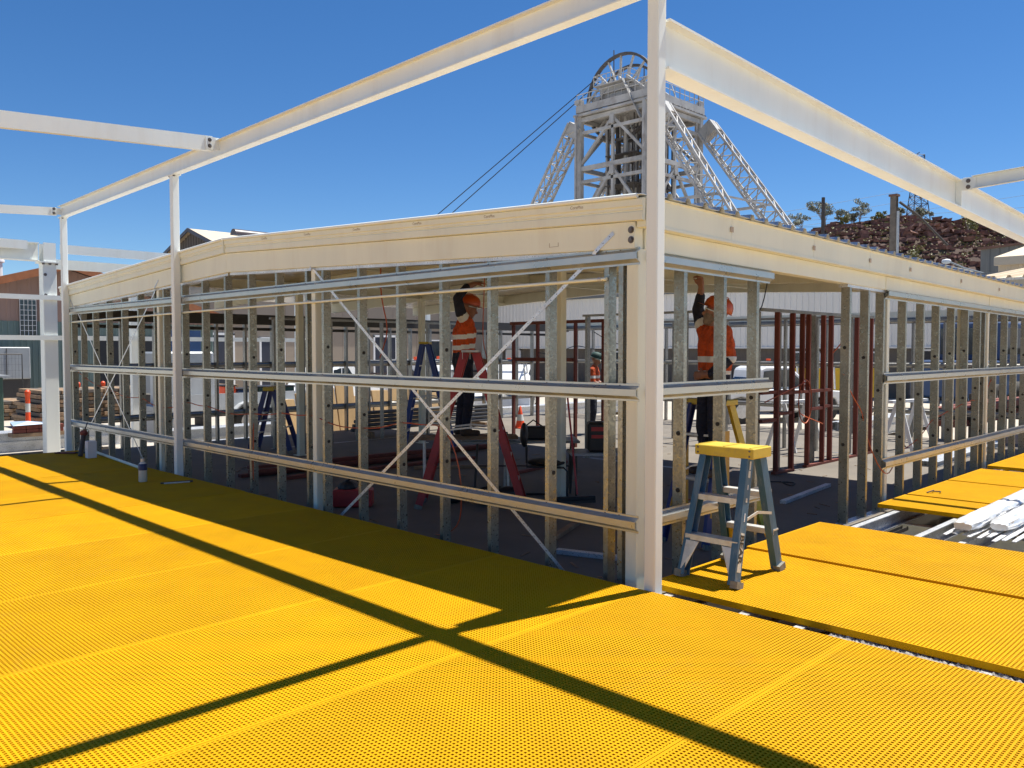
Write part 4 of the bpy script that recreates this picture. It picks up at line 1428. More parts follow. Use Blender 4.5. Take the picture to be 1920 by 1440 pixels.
clip = MB().tube([(5.45, -.02, .008), (5.52, -.07, .03), (5.57, -.04, .012), (5.6, -.12, .012), (5.52, -.14, .02)], .008, 6).build("wire_clip", M['bolt'], None)
tag(clip, "small bent wire clip lying on a yellow panel beside the wall", "clip")

# foil wrapped insulation bundle on the joists
fo = thing("foil_bundle", "crumpled silver foil insulation bundles lying over the open joists", "insulation bundle", (4.2, -1.05, 0))
def foil(p0, p1, w, h, seed, name):
    rr = random.Random(seed)
    n, m_ = 70, 22
    p0, p1 = V(*p0), V(*p1)
    ax = (p1 - p0).normalized()
    sd = ax.cross(V(0, 0, 1)).normalized()
    up = sd.cross(ax)
    vs_ = []
    for i in range(n):
        t = i / (n - 1)
        c_ = p0.lerp(p1, t)
        tap = min(1, .72 + 5 * t) if t < .2 else 1
        for k in range(m_):
            a = 2 * math.pi * k / m_
            ca, sa = math.cos(a), math.sin(a)
            e = 4.0
            q = (abs(ca) ** e + abs(sa) ** e) ** (-1 / e)
            nn = (1 - 2 * abs(mnoise.noise(V(i * .12 + seed * 9, k * .4, seed)))) * .026 * w / .25 + (1 - 2 * abs(mnoise.noise(V(i * .5, k * .9 + seed * 3, seed)))) * .012 * w / .25 - .018 * w / .25
            vs_.append(c_ + sd * (ca * q * w / 2 * tap + nn) + up * (sa * q * h / 2 * tap + nn * .8))
    fs = [(i * m_ + k, i * m_ + (k + 1) % m_, (i + 1) * m_ + (k + 1) % m_, (i + 1) * m_ + k) for i in range(n - 1) for k in range(m_)]
    fs += [tuple(range(m_))[::-1], tuple(range((n - 1) * m_, n * m_))]
    return MB().add(vs_, fs).build(name, M['foil'], fo, smooth=38)
foil((3.38, -.99, .07), (7.0, -1.03, .10), .20, .095, 1, "bundle")
foil((3.62, -1.22, .065), (7.0, -1.27, .10), .19, .09, 2, "bundle")
for k in range(9):
    y_ = -.83 - k * .065
    foil((3.28 + .05 * (k % 3), y_ - .05, .0 + .010 * (k % 2)), (6.6, y_ - .07, .03), .045, .012, 10 + k, "foil_strip")

# stickers and paint splashes on the near stepladder
def rail_pt(k):
    return V(.70, -.385, .895).lerp(V(.445, -.426, ZD), k) + nrm * .0045
for k, w_, h_, m in ((.14, .03, .05, 'palelabel'), (.34, .022, .03, 'palelabel'), (.47, .012, .06, 'whiteplain'), (.24, .010, .035, 'whiteplain')):
    p = rail_pt(k)
    MB().bar(p - dn * h_ / 2, p + dn * h_ / 2, w_, .0008, nrm).build("sticker" if m == 'palelabel' else "paint_splash", M[m], sl)
for yy in (.02, -.19, -.40):
    MB().bx(.66, .91, yy - .006, yy + .006, .9525, .9565).build("top_rib", M['yplast'], sl)

# inner stud partitions deeper in the building
p4_ = thing("inner_partition_frame", "row of slim galvanised studs across the middle of the floor", "wall frame", (4, 9.2, -.15))
for k in range(9):
    stud_y(p4_, 3.0 + .6 * k, 2.2, y0=10.35, m='galv', depth=.07)
MB().bx(2.95, 7.9, 10.345, 10.425, 2.201, 2.24).build("top_plate", M['galv'], p4_)
MB().bx(2.95, 7.9, 10.345, 10.425, -.1495, -.147).build("bottom_track", M['galv'], p4_)
p5_ = thing("side_partition_frame", "row of slim galvanised studs running back from the doorway", "wall frame", (9.5, 5, -.15))
for k in range(9):
    stud_x(p5_, 2.6 + .6 * k, 2.2, x0=9.6, m='galv', depth=.07)
MB().bx(9.595, 9.675, 2.5, 7.5, 2.201, 2.24).build("top_plate", M['galv'], p5_)
MB().bx(9.595, 9.675, 2.5, 7.5, -.1495, -.147).build("bottom_track", M['galv'], p5_)
lit_ = MB()
rl_ = random.Random(77)
for k in range(130):
    x, y = rl_.uniform(.4, 9), rl_.uniform(.5, 9)
    a = rl_.uniform(0, 3.1)
    L = rl_.uniform(.015, .09)
    d_ = V(math.cos(a), math.sin(a), 0) * L
    lit_.bar(V(x, y, -.146) - d_, V(x, y, -.146) + d_, rl_.uniform(.006, .03), .006)
lo_ = lit_.build("floor_litter", M['timber'])
lo_["kind"] = "stuff"
lo_["label"] = "small metal and timber offcuts scattered over the slab"
for i, (x, y, a, L, m, lab) in enumerate(((1.4, 2.0, .4, .9, 'timber', "short timber offcut on the slab near the corner column"), (.9, 1.2, 1.9, .7, 'galv_new', "bright metal offcut on the slab behind the corner"), (4.6, 5.2, .2, 1.4, 'redprime', "red timber offcut near the middle of the slab"), (3.6, 6.2, 2.5, 1.1, 'timber', "timber offcut in front of the red timber pile"), (5.2, 1.3, .1, 1.6, 'galv_new', "galvanised track length on the slab in the doorway"))):
    d_ = V(math.cos(a), math.sin(a), 0) * L / 2
    tag(MB().bar(V(x, y, -.128) - d_, V(x, y, -.128) + d_, .07, .04).build("offcut", M[m], None, bev=.002), lab, "offcut", "offcuts on the slab")
cable("power_cable", "black lead sagging between the inner studs under the ceiling", [(6.05, 5.4, 1.95), (6.6, 5.0, 1.7), (7.0, 6.6, 1.75), (7.03, 7.6, 1.6)], .007, 'black', .08)
cable("power_cable", "thin black lead hanging from the eave beam inside the second bay", [(2.6, .5, 2.3), (2.55, .52, 2.05), (2.4, .55, 1.9)], .006, 'black')
# ================================================================== BACKGROUND BUILDINGS
def ribbed(parent, name, p0, p1, z0, z1, m, pitch=.25, depth=.03, top=None):
    """vertical ribbed sheet from p0 to p1 (2D); faces to the left of p0->p1 turned by -90 deg"""
    p0, p1 = V(*p0, 0), V(*p1, 0)
    d = p1 - p0
    L = d.length
    d.normalize()
    nrm = V(d.y, -d.x, 0)
    n = max(1, int(L / pitch))
    pr = []
    for k in range(n):
        s0 = L * k / n
        w = L / n
        pr += [(s0, 0), (s0 + w * .55, 0), (s0 + w * .65, depth), (s0 + w * .9, depth)]
    pr.append((L, 0))
    vs_ = []
    for s_, o_ in pr:
        q = p0 + d * s_ + nrm * o_
        zt = z1 if top is None else top(s_ / L)
        vs_ += [(q.x, q.y, z0), (q.x, q.y, zt)]
    fs = [(2 * i, 2 * i + 2, 2 * i + 3, 2 * i + 1) for i in range(len(pr) - 1)]
    return MB().add(vs_, fs).build(name, m, parent)


GZ = -.55
# white steel frame of the next building
nf = thing("white_steel_frame", "white portal steel frame of the next building behind the left end", "steel frame", (.58, 14.75, GZ))
Y2 = 14.75


def frame_post(x, w, z1):
    p = MB().ext(isec(w, w, .02, .012) if w > .2 else rrect(w, w, .008), (x, Y2, GZ), (x, Y2, z1), (0, 1, 0)).build("post", M['white'], nf)
    return p


pp_ = MB().ext(rrect(.25, .25, .012), (.58, Y2, GZ), (.58, Y2, 3.34), (0, 1, 0)).build("post", M['white'], nf)
MB().bx(.40, .78, Y2 - .18, Y2 + .16, 3.345, 3.375).build("cap_plate", M['white'], pp_)
for dx in (-.12, .0, .12):
    bolt(pp_, (.58 + dx, Y2 - .15, 3.343), (0, 0, -1), .024, .03)
for z in (3.12, 2.72):
    bolt(pp_, (.50, Y2 - .126, z), (0, -1, 0), .02, .015)
st_ = MB().ext(isec(.30, .22, .018, .012), (.58, Y2, 3.376), (.58, Y2, 3.74), (0, 1, 0)).build("stub", M['white'], nf)
for x in (2.21, 6.14, 10.2):
    frame_post(x, .14, 3.2)
MB().ext(isec(.36, .17, .02, .012), (-5, Y2 + .02, 3.56), (.42, Y2 + .02, 3.56)).build("rafter", M['white'], nf)
MB().bx(-5, .18, Y2 - .20, Y2 - .13, 3.58, 3.745).build("purlin", M['white'], nf)
MB().bx(.80, 12, Y2 - .10, Y2 - .03, 3.56, 3.73).build("purlin", M['white'], nf)
MB().bx(.80, 12, Y2 + .3, Y2 + .4, 3.28, 3.47).build("purlin", M['white'], nf)
for z, x1 in ((2.67, 1.02), (1.885, 6.2)):
    MB().bx(-5, x1, Y2 - .19, Y2 - .13, z - .045, z + .045).build("rail", M['white'], nf)

# pink and green gabled shed
sh = thing("gabled_shed", "old shed with pink gable, green lower sheeting and a tall gridded window", "shed", (6, 32, GZ))
YS = 32.0
AX, AZ, SL = 6.1, 4.85, .30
ribbed(sh, "lower_wall", (.0, YS), (12.2, YS), GZ, 2.74, M['greenwall'], .2, .03)
ribbed(sh, "upper_wall", (.0, YS + .01), (12.2, YS + .01), 2.74, 3, M['pinkwall'], .35, .02, top=lambda t: AZ - abs(t * 12.2 - AX) * SL)
for sg in (-1, 1):
    x1 = AX + sg * 6.5
    z1 = AZ - 6.5 * SL
    vs_ = [(AX, YS - .9, AZ + .05), (x1, YS - .9, z1 + .05), (x1, YS + 16, z1 + .05), (AX, YS + 16, AZ + .05), (AX, YS - .9, AZ + .15), (x1, YS - .9, z1 + .15), (x1, YS + 16, z1 + .15), (AX, YS + 16, AZ + .15)]
    fc = [(0, 3, 2, 1), (4, 5, 6, 7), (0, 1, 5, 4), (1, 2, 6, 5), (2, 3, 7, 6), (3, 0, 4, 7)]
    r_ = MB().add(vs_, fc).build("roof_slope", M['rustroof'], sh)
    MB().bar((AX, YS - .93, AZ + .02), (x1, YS - .93, z1 + .02), .05, .28).build("barge_board", M['rustorange'], r_)
MB().bx(0, .1, YS + .05, YS + 15, GZ, 2.95).bx(12.1, 12.2, YS + .05, YS + 15, GZ, 2.95).build("side_wall", M['greenwall'], sh)
wd = MB().bx(4.58, 5.16, YS - .06, YS - .035, 2.18, 3.56).build("window", M['carglass'], sh)
for k in range(5):
    x = 4.59 + k * .139
    MB().bx(x - .008, x + .008, YS - .085, YS - .061, 2.18, 3.56).build("mullion", M['whiteplain'], wd)
for k in range(8):
    z = 2.19 + k * .193
    MB().bx(4.58, 5.16, YS - .09, YS - .086, z - .008, z + .008).build("transom", M['whiteplain'], wd)
MB().bx(4.52, 5.22, YS - .16, YS - .06, 2.12, 2.17).build("sill", M['whiteplain'], wd)
MB().bx(7.3, 9.6, YS - .06, YS - .035, GZ, 2.2).build("doorway", M['black'], sh)
MB().bx(9.9, 10.9, YS - .06, YS - .04, 1.2, 2.3).build("window", M['carglass'], sh)
vt = MB().tube([(4.25, 33.4, 4.3), (4.25, 33.4, 5.0)], .17, 12).tube([(4.25, 33.4, 5.02), (4.25, 33.4, 5.1), (4.25, 33.4, 5.3)], [.24, .25, .12], 12).build("roof_cowl", M['whiteplain'], sh, smooth=40)

# tall brown gabled shed far behind
bs = thing("brown_shed", "tall brown gabled shed with a tan roof showing above the ridge", "shed", (18, 46.6, GZ))
def gbl(y):
    return 8.93 - abs(y - 46.6) * .34
ribbed(bs, "gable_wall", (18, 54), (18, 39), GZ, 5, M['brownwall'], .35, .04, top=lambda t: gbl(54 - 15 * t))
for sg in (-1, 1):
    y1 = 46.6 + sg * 7.8
    z1 = gbl(y1)
    vs_ = [(17.7, 46.6, 8.93), (17.7, y1, z1), (42, y1, z1), (42, 46.6, 8.93)]
    vs_ += [(a, b, c_ + .12) for a, b, c_ in vs_]
    r_ = MB().add(vs_, [(0, 1, 2, 3), (7, 6, 5, 4), (0, 4, 5, 1), (1, 5, 6, 2), (2, 6, 7, 3), (3, 7, 4, 0)]).build("roof_slope", M['tanroof'], bs)
    MB().bar((17.66, 46.6, 8.97), (17.66, y1, z1 + .04), .06, .22).build("barge_board", M['brownsheet'], r_)
MB().bx(18.1, 42, 39.0, 39.1, GZ, 6.3).build("side_wall", M['brownwall'], bs)

# long beige building behind the frame
bb = thing("beige_building", "long beige panel building with dark blue doors seen through the gable studs", "building", (22, 37, GZ))
for k in range(14):
    x0 = 11.5 + k * 1.8
    MB().bx(x0, x0 + 1.785, 37, 37.12, GZ, 5.6).build("wall_panel", M['beigewall'], bb)
MB().bx(11.4, 36.9, 36.8, 37.3, 5.6, 5.9).build("gutter", M['brownsheet'], bb)
for (x0, x1, z1) in ((14.0, 15.6, 2.4), (17.2, 18.5, 2.2), (24.5, 26.0, 2.4)):
    d_ = MB().bx(x0, x1, 36.93, 36.995, GZ, z1).build("door", M['navydoor'], bb)
    MB().bx(x0 - .1, x0, 36.9, 36.99, GZ, z1 + .1).bx(x1, x1 + .1, 36.9, 36.99, GZ, z1 + .1).bx(x0 - .1, x1 + .1, 36.9, 36.99, z1, z1 + .12).build("door_frame", M['whiteplain'], d_)
for (x0, x1) in ((19.6, 21.4), (28, 30.5)):
    w_ = MB().bx(x0, x1, 36.94, 36.995, .9, 2.2).build("window", M['carglass'], bb)
    MB().bx(x0 - .08, x1 + .08, 36.92, 36.99, 2.2, 2.28).bx(x0 - .08, x1 + .08, 36.9, 36.99, .8, .9).build("window_frame", M['whiteplain'], w_)
for z in (.2, 3.0):
    MB().bx(11.5, 36.7, 36.9, 36.99, z, z + .1).build("wall_rail", M['brownsheet'], bb)
MB().bx(11.5, 36.5, 37.4, 45, 5.3, 5.6).build("flat_roof", M['greyshed'], bb)

# white ribbed shed across the right
ws = thing("white_shed", "long shed with white ribbed upper wall and brown lower wall behind the frame", "shed", (34, 18, GZ))
ribbed(ws, "upper_wall", (33.9, 37), (33.9, -6), 1.80, 4.7, M['whitewall'], .3, .05)
ribbed(ws, "lower_wall", (34.05, 37), (34.05, -6), GZ, 1.80, M['brownwall'], .5, .03)
MB().bx(33.8, 34.0, -6, 37, 1.72, 1.80).build("ledge", M['whitewall'], ws)
MB().bx(33.7, 40, -6, 37, 4.7, 4.85).build("roof", M['greyshed'], ws)
for (y0, y1, z0, z1, m) in ((34.2, 35.4, .0, 1.6, 'whitewall'), (30.5, 31.3, GZ, 1.6, 'navydoor'), (26.0, 27.4, .5, 1.5, 'carglass'), (19.0, 20.2, GZ, 1.55, 'navydoor'), (14.2, 15.6, .5, 1.5, 'carglass'), (11.6, 12.6, .5, 1.5, 'carglass'), (8.6, 9.6, GZ, 1.6, 'black'), (6.6, 7.6, GZ, 1.6, 'navydoor')):
    w_ = MB().bx(33.96, 34.0, y0, y1, z0, z1).build("door" if z0 < 0 else "window", M[m], ws)
    MB().bx(33.93, 33.99, y0 - .08, y0, z0, z1 + .08).bx(33.93, 33.99, y1, y1 + .08, z0, z1 + .08).bx(33.93, 33.99, y0 - .08, y1 + .08, z1, z1 + .08).build("surround", M['whiteplain'], w_)

# tan roofed building and cream annex and grey shed at the right
tr = thing("tan_roofed_shelter", "open shelter with a sunlit ribbed tan roof beyond the eave fascia", "shelter", (20, 0, GZ))
for (x, y) in ((14.3, 1.9), (18.6, 1.9), (22.6, 1.9), (26.8, 1.9), (14.3, -3.3), (20.6, -3.3), (26.8, -3.3)):
    MB().bx(x - .06, x + .06, y - .06, y + .06, GZ, 2.9 + .12 * (x - 14)).build("post", M['creamwall'], tr)
yv = 2.1
prof = []
while yv > -3.6:
    prof += [(yv, 0), (yv - .17, 0), (yv - .20, .05), (yv - .25, .05), (yv - .28, 0)]
    yv -= .28
vs_ = []
for (yv, o_) in prof:
    vs_ += [(14.0, yv, 3.08 + o_), (27.3, yv, 3.08 + .12 * 13.3 + o_)]
MB().add(vs_, [(2 * i, 2 * i + 1, 2 * i + 3, 2 * i + 2) for i in range(len(prof) - 1)]).build("roof_sheet", M['tanroof'], tr)
MB().bar((14.1, 2.0, 2.98), (14.1, -3.5, 2.98), .06, .12).build("purlin", M['creamwall'], tr)
ca = thing("cream_annex", "cream ribbed building with a tan roof rising behind the shelter roof", "building", (49, 10, GZ))
ribbed(ca, "front_wall", (48.2, 10.3), (48.2, -6), GZ, 6.45, M['creamwall'], .6, .06)
ribbed(ca, "side_wall", (62, 10.3), (48.2, 10.3), GZ, 6.4, M['creamwall'], .6, .06)
MB().bx(47.9, 48.15, -6, 10.5, 6.4, 6.85).build("fascia", M['creamwall'], ca)
vs_ = [(47.9, -6, 6.86), (47.9, 10.5, 6.86), (60, 10.5, 9.1), (60, -6, 9.1)]
MB().add(vs_, [(0, 3, 2, 1)]).build("roof_sheet", M['tanroof'], ca)
gs = thing("grey_shed", "dark grey ribbed shed in front of the rocky hill", "shed", (70, 17, GZ))
ribbed(gs, "front_wall", (70.4, 17.3), (63, 0), GZ, 9.9, M['greyshed'], .8, .08)
ribbed(gs, "side_wall", (75.6, 18.6), (70.4, 17.3), GZ, 9.9, M['greyshed'], .8, .08)
MB().bar((70.3, 17.5, 9.85), (62.8, 0, 9.85), .3, .16).build("roof_edge", M['rustroof'], gs)
MB().add([(70.4, 17.3, 9.9), (63, 0, 9.9), (80, -6, 10.2), (86, 14, 10.2), (75.6, 18.6, 9.9)], [(0, 1, 2, 3, 4)]).build("roof_sheet", M['rustroof'], gs)

# ================================================================== HEADFRAME
hf = thing("mine_headframe", "tall pale steel mine headframe with winding wheels behind the roof", "headframe", (75, 55, GZ))
X0, X1, Y0, Y1 = 70.3, 80.6, 50.2, 59.7
ZT = 28.2


def truss(mb, a, b, r, n=6):
    mb.tube([a, b], r, n)


LV = [GZ, 8.0, 15.6, 22.6, ZT]
for (x, y) in ((X0, Y0), (X1, Y0), (X0, Y1), (X1, Y1)):
    MB().bx(x - .29, x + .29, y - .29, y + .29, GZ, ZT + 2.3).build("column", M['headsteel'], hf)
    MB().bx(x - .95, x - .62, y - .1, y + .1, GZ, ZT + .4).build("service_riser", M['headsteel'], hf)
for i in range(len(LV) - 1):
    za, zb = LV[i], LV[i + 1]
    for (a, b) in (((X0, Y0), (X0, Y1)), ((X0, Y0), (X1, Y0)), ((X1, Y0), (X1, Y1)), ((X0, Y1), (X1, Y1))):
        m_ = ((a[0] + b[0]) / 2, (a[1] + b[1]) / 2)
        MB().bar((*a, zb), (*b, zb), .4, .5).build("girder", M['headsteel'], hf)
        MB().bar((*a, zb - 1.5), (*b, zb - 1.5), .3, .35).build("girder", M['headsteel'], hf)
        for q in (a, b):
            MB().bar((*m_, zb - .4), (*q, za + .4), .28, .3).build("diagonal", M['headsteel'], hf)
        MB().bar((m_[0], m_[1], za), (m_[0], m_[1], zb), .3, .3, (1, 0, 0)).build("mid_post", M['headsteel'], hf)
        MB().bar((*m_, zb - .2), (m_[0], m_[1], zb - 1.2), .6, .6, (1, 0, 0)).build("gusset", M['headsteel'], hf)
# shaft guides and cross bracing inside
for k in range(12):
    x = X0 + 2.2 + (k % 4) * 1.9
    y = Y0 + 2.0 + (k // 4) * 2.6
    MB().bx(x - .18, x + .18, y - .18, y + .18, GZ, ZT).build("shaft_guide", M['headdark'] if k % 3 == 0 else M['headsteel'], hf)
for k in range(14):
    z = 2 + k * 1.9
    a = (X0 + 2, Y0 + 2 + (k % 3) * 2, z)
    b = (X1 - 2, Y1 - 2 - (k % 2) * 3, z + (1.8 if k % 2 else -1.8))
    MB().bar(a, b, .16, .2).build("inner_brace", M['headdark'] if k % 2 else M['headsteel'], hf)
for k in range(16):
    x = X0 + 1.6 + (k % 8) * 1.0
    y = Y0 + 3.0 + (k // 8) * 3.2 + .25 * (k % 3)
    MB().tube([(x, y, GZ), (x, y, ZT)], .09, 5).build("shaft_guide", M['headdark'], hf)
for k in range(7):
    MB().bx(X0 + 1.2, X1 - 1.2, Y0 + 2.6, Y0 + 6.8, 3.4 + k * 3.4, 3.5 + k * 3.4).build("shaft_landing", M['headdark'], hf)
# top platform
MB().bx(X0 - .6, X1 + .6, Y0 - .6, Y1 + .6, ZT + .35, ZT + .6).build("platform", M['headsteel'], hf)
for (a, b) in (((X0 - .3, Y0 - .3), (X0 - .3, Y1 + .3)), ((X0 - .3, Y0 - .3), (X1 + .3, Y0 - .3)), ((X1 + .3, Y0 - .3), (X1 + .3, Y1 + .3)), ((X0 - .3, Y1 + .3), (X1 + .3, Y1 + .3))):
    MB().bar((*a, ZT + 1.2), (*b, ZT + 1.2), .3, .8).build("deck_girder", M['headsteel'], hf)
for k in range(14):     # castellated holes in the right hand girder
    x = X0 + 1.6 + k * .62 + (.5 if k > 4 else 0) + (.5 if k > 10 else 0)
    MB().tube([(x, Y0 - .49, ZT + .62), (x, Y0 - .475, ZT + .62)], .2, 10).build("girder_hole", M['headdark'], hf)
for k in range(12):
    for (a, b) in (((X0 - .3, Y0 - .3), (X1 + .3, Y0 - .3)), ((X0 - .3, Y0 - .3), (X0 - .3, Y1 + .3))):
        t = k / 11
        p = (a[0] + (b[0] - a[0]) * t, a[1] + (b[1] - a[1]) * t)
        MB().tube([(p[0], p[1], ZT + 1.7), (p[0], p[1], ZT + 2.9)], .05, 5).build("handrail_post", M['headsteel'], hf)
for z in (ZT + 2.3, ZT + 2.9):
    MB().tube([(X0 - .3, Y1 + .3, z), (X0 - .3, Y0 - .3, z), (X1 + .3, Y0 - .3, z), (X1 + .3, Y1 + .3, z)], .05, 5).build("handrail", M['headsteel'], hf)
MB().bx(X0 + .9, X0 + 1.5, Y0 + 1.0, Y0 + 8.6, ZT + 1.7, ZT + 2.6).build("sheave_bed", M['headsteel'], hf)
MB().bx(X0 + .8, X0 + 1.2, Y0 + 1.8, Y0 + 5.4, ZT + 2.6, ZT + 3.0).build("bearing_beam", M['headsteel'], hf)
MB().bx(X0 + 3.4, X0 + 3.8, Y0 + 1.2, Y0 + 7.8, ZT + 1.7, ZT + 2.6).build("bearing_beam", M['headsteel'], hf)
MB().bx(X0 + .7, X0 + 1.7, Y0 + 3.4, Y0 + 7.2, ZT + 2.6, ZT + 3.3).build("bearing_block", M['headsteel'], hf)
MB().bx(X0 - .2, X0 + 1.6, Y0 + 2.6, Y0 + 7.4, ZT + 3.3, ZT + 3.42).build("hub_platform", M['headsteel'], hf)
for k in range(9):
    yk = Y0 + 2.6 + k * .6
    MB().tube([(X0 - .2, yk, ZT + 3.4), (X0 - .2, yk, ZT + 4.5)], .045, 5).build("handrail_post", M['headsteel'], hf)
for z in (ZT + 3.95, ZT + 4.5):
    MB().tube([(X0 + 1.6, Y0 + 2.6, z), (X0 - .2, Y0 + 2.6, z), (X0 - .2, Y0 + 7.4, z), (X0 + 1.6, Y0 + 7.4, z)], .045, 5).build("handrail", M['headsteel'], hf)
for (ya, yb) in ((Y0 + .3, Y0 + 3.6), (Y0 + 9.2, Y0 + 6.8), (Y0 + 2.2, Y0 + 4.6), (Y0 + 7.6, Y0 + 5.6)):
    MB().bar((X0 + .5, ya, ZT + 1.6), (X0 + .9, yb, ZT + 4.1), .2, .24).build("bearing_strut", M['headsteel'], hf)
for k in range(5):
    MB().bar((X0 - .45, Y0 + .6 + k * .5, ZT - 1.4 + k * .95), (X0 - .45, Y0 + 1.1 + k * .5, ZT - .45 + k * .95), .5, .07).build("stair_flight", M['headsteel'], hf)
for k in range(8):
    MB().bar((X0 + 6.2, Y0 + .4, ZT + 1.6), (X0 + 6.2 + .3 * (k % 3), Y0 + .4 + k * 1.0, ZT + 3.2 + .5 * (k % 2)), .1, .1).build("crown_brace", M['headdark'] if k % 3 == 0 else M['headsteel'], hf)
for (wx, cy_, rad) in ((X0 + 2.4, 55.7, 4.95), (X0 + 5.2, 56.6, 4.5)):
    cz = ZT + 2.4
    rim = []
    N = 40
    w_ = MB()
    for k in range(N):
        a0, a1 = 2 * math.pi * k / N, 2 * math.pi * (k + 1) / N
        for rr, hw in ((rad, .2), (rad - .3, .12)):
            pass
        def P(a, r_, dx):
            return (wx + dx, cy_ + r_ * math.cos(a), cz + r_ * math.sin(a))
        q = [P(a0, rad - .28, -.2), P(a1, rad - .28, -.2), P(a1, rad, -.2), P(a0, rad, -.2), P(a0, rad - .28, .2), P(a1, rad - .28, .2), P(a1, rad, .2), P(a0, rad, .2)]
        w_.add(q, [(0, 1, 2, 3), (7, 6, 5, 4), (0, 4, 5, 1), (3, 2, 6, 7)])
    wo = w_.build("winding_wheel", M['headdark'], hf)
    for k in range(16):
        a = 2 * math.pi * k / 16
        MB().bar((wx + (.12 if k % 2 else -.12), cy_ + .5 * math.cos(a), cz + .5 * math.sin(a)), (wx, cy_ + (rad - .28) * math.cos(a), cz + (rad - .28) * math.sin(a)), .16, .26, (1, 0, 0)).build("spoke", M['headsteel'], wo)
    MB().tube([(wx - .5, cy_, cz), (wx + .5, cy_, cz)], .7, 14).build("hub", M['headsteel'], wo)
for k, (x, y, z) in enumerate(((X0 + 3, Y0 + 7, 8.2), (X0 + 3.4, Y0 + 3, 5.6), (X1 - .3, Y0, 3.6))):
    MB().tube([(x, y, ZT + 1.6), (x, y, ZT + z)], .07, 5).build("mast", M['headdark'], hf)
MB().bx(X0 - .5, X0 + .1, Y1 - .1, Y1 + .5, ZT + 1.8, ZT + 2.3).build("floodlight", M['headsteel'], hf)


def lattice_leg(top, bot, w, parent, nb):
    top, bot = V(*top), V(*bot)
    ax = (bot - top).normalized()
    sx = V(1, 0, 0)
    sy = ax.cross(sx).normalized()
    corners = []
    for (a, b) in ((-1, -1), (1, -1), (1, 1), (-1, 1)):
        corners.append((top + sx * a * w * .5 + sy * b * w * .75, bot + sx * a * w * .5 + sy * b * w * .75))
    for (p, q) in corners:
        MB().bar(p, q, .24, .24).build("leg_chord", M['headsteel'], parent)
    L = MB()
    for i in range(4):
        a, b = corners[i], corners[(i + 1) % 4]
        for k in range(nb):
            t0, t1 = k / nb, (k + 1) / nb
            L.tube([a[0].lerp(a[1], t0), b[0].lerp(b[1], t1)], .075, 5)
            L.tube([a[0].lerp(a[1], t1), b[0].lerp(b[1], t1)], .075, 5)
    lo = L.build("leg_lacing", M['headsteel'], parent)
    c0 = top
    MB().bar(c0 - ax * .2, c0 + ax * 1.3, w * .9, w * 1.6).build("leg_head", M['headsteel'], parent)


lattice_leg((X0, 48.6, 27.4), (X0, 30.4, GZ), 1.2, hf, 20)
lattice_leg((X1, 49.3, 27.4), (X1, 28.4, GZ), 1.3, hf, 20)
lattice_leg((X0, 60.3, 27.6), (X0, 79.5, GZ), 1.15, hf, 20)
lattice_leg((X1, 60.6, 26.6), (X1, 79.5, GZ), 1.4, hf, 16)
for z, ya in ((17.5, 41.9), (9.0, 36.2)):
    MB().bar((X0, ya, z), (X1, ya - .7, z), .16, .18).build("leg_tie", M['headsteel'], hf)
    MB().bar((X0, ya, z), (X0, Y0, z), .25, .3).build("leg_tie", M['headsteel'], hf)
    MB().bar((X1, ya, z), (X1, Y0, z), .25, .3).build("leg_tie", M['headsteel'], hf)
    MB().bar((X0, 62.5 + (26.6 - z) * .7 - 1.8, z), (X0, Y1, z), .25, .3).build("leg_tie", M['headsteel'], hf)
for i, (a, b) in enumerate((((X0 + 2.4, 58.6, ZT + 5.6), (X0 - 19, 78, 9)), ((X0 + 2.4, 58.9, ZT + 4.8), (X0 - 18, 77, 8.6)))):
    pts = [V(*a).lerp(V(*b), k / 12) for k in range(13)]
    far = V(*b) + (V(*b) - V(*a)) * .42
    pts.append(far)
    tag(MB().tube(pts, .055, 5).build("winder_rope", M['wire'], None), ["upper winding rope running from the headframe wheel down behind the roof", "lower winding rope running from the headframe wheel down behind the roof"][i], "rope")

# ================================================================== HILL, TREES, POLES
# the ridge runs across the camera's view direction, measured from the camera position
HILL_O = V(-4.675, -3.315, 0)
FH = V(math.cos(math.radians(44.7)), math.sin(math.radians(44.7)), 0)
RH = V(FH.y, -FH.x, 0)


def hill_z(a, d):
    s = max(0, min(1, (d - 92) / 62))
    s = s * s * (3 - 2 * s)
    end = max(0, min(1, (a - 20) / 40))
    end = end * end * (3 - 2 * end)
    rid = 25.8 + 1.1 * mnoise.noise(V(a * .05, 3, 0)) + .9 * mnoise.noise(V(a * .17, 8, 0))
    z = rid * s * end
    n = mnoise.noise(V(a * .06, d * .06, 0)) * 1.8 + mnoise.noise(V(a * .2, d * .2, 4)) * .8
    z += n * s * (1 - .75 * s)
    q = 1.7
    f_ = z / q - math.floor(z / q)
    st = (math.floor(z / q) + (f_ ** 4 if f_ < .9 else f_)) * q
    z = z * .35 + st * .65
    return GZ - .5 + z


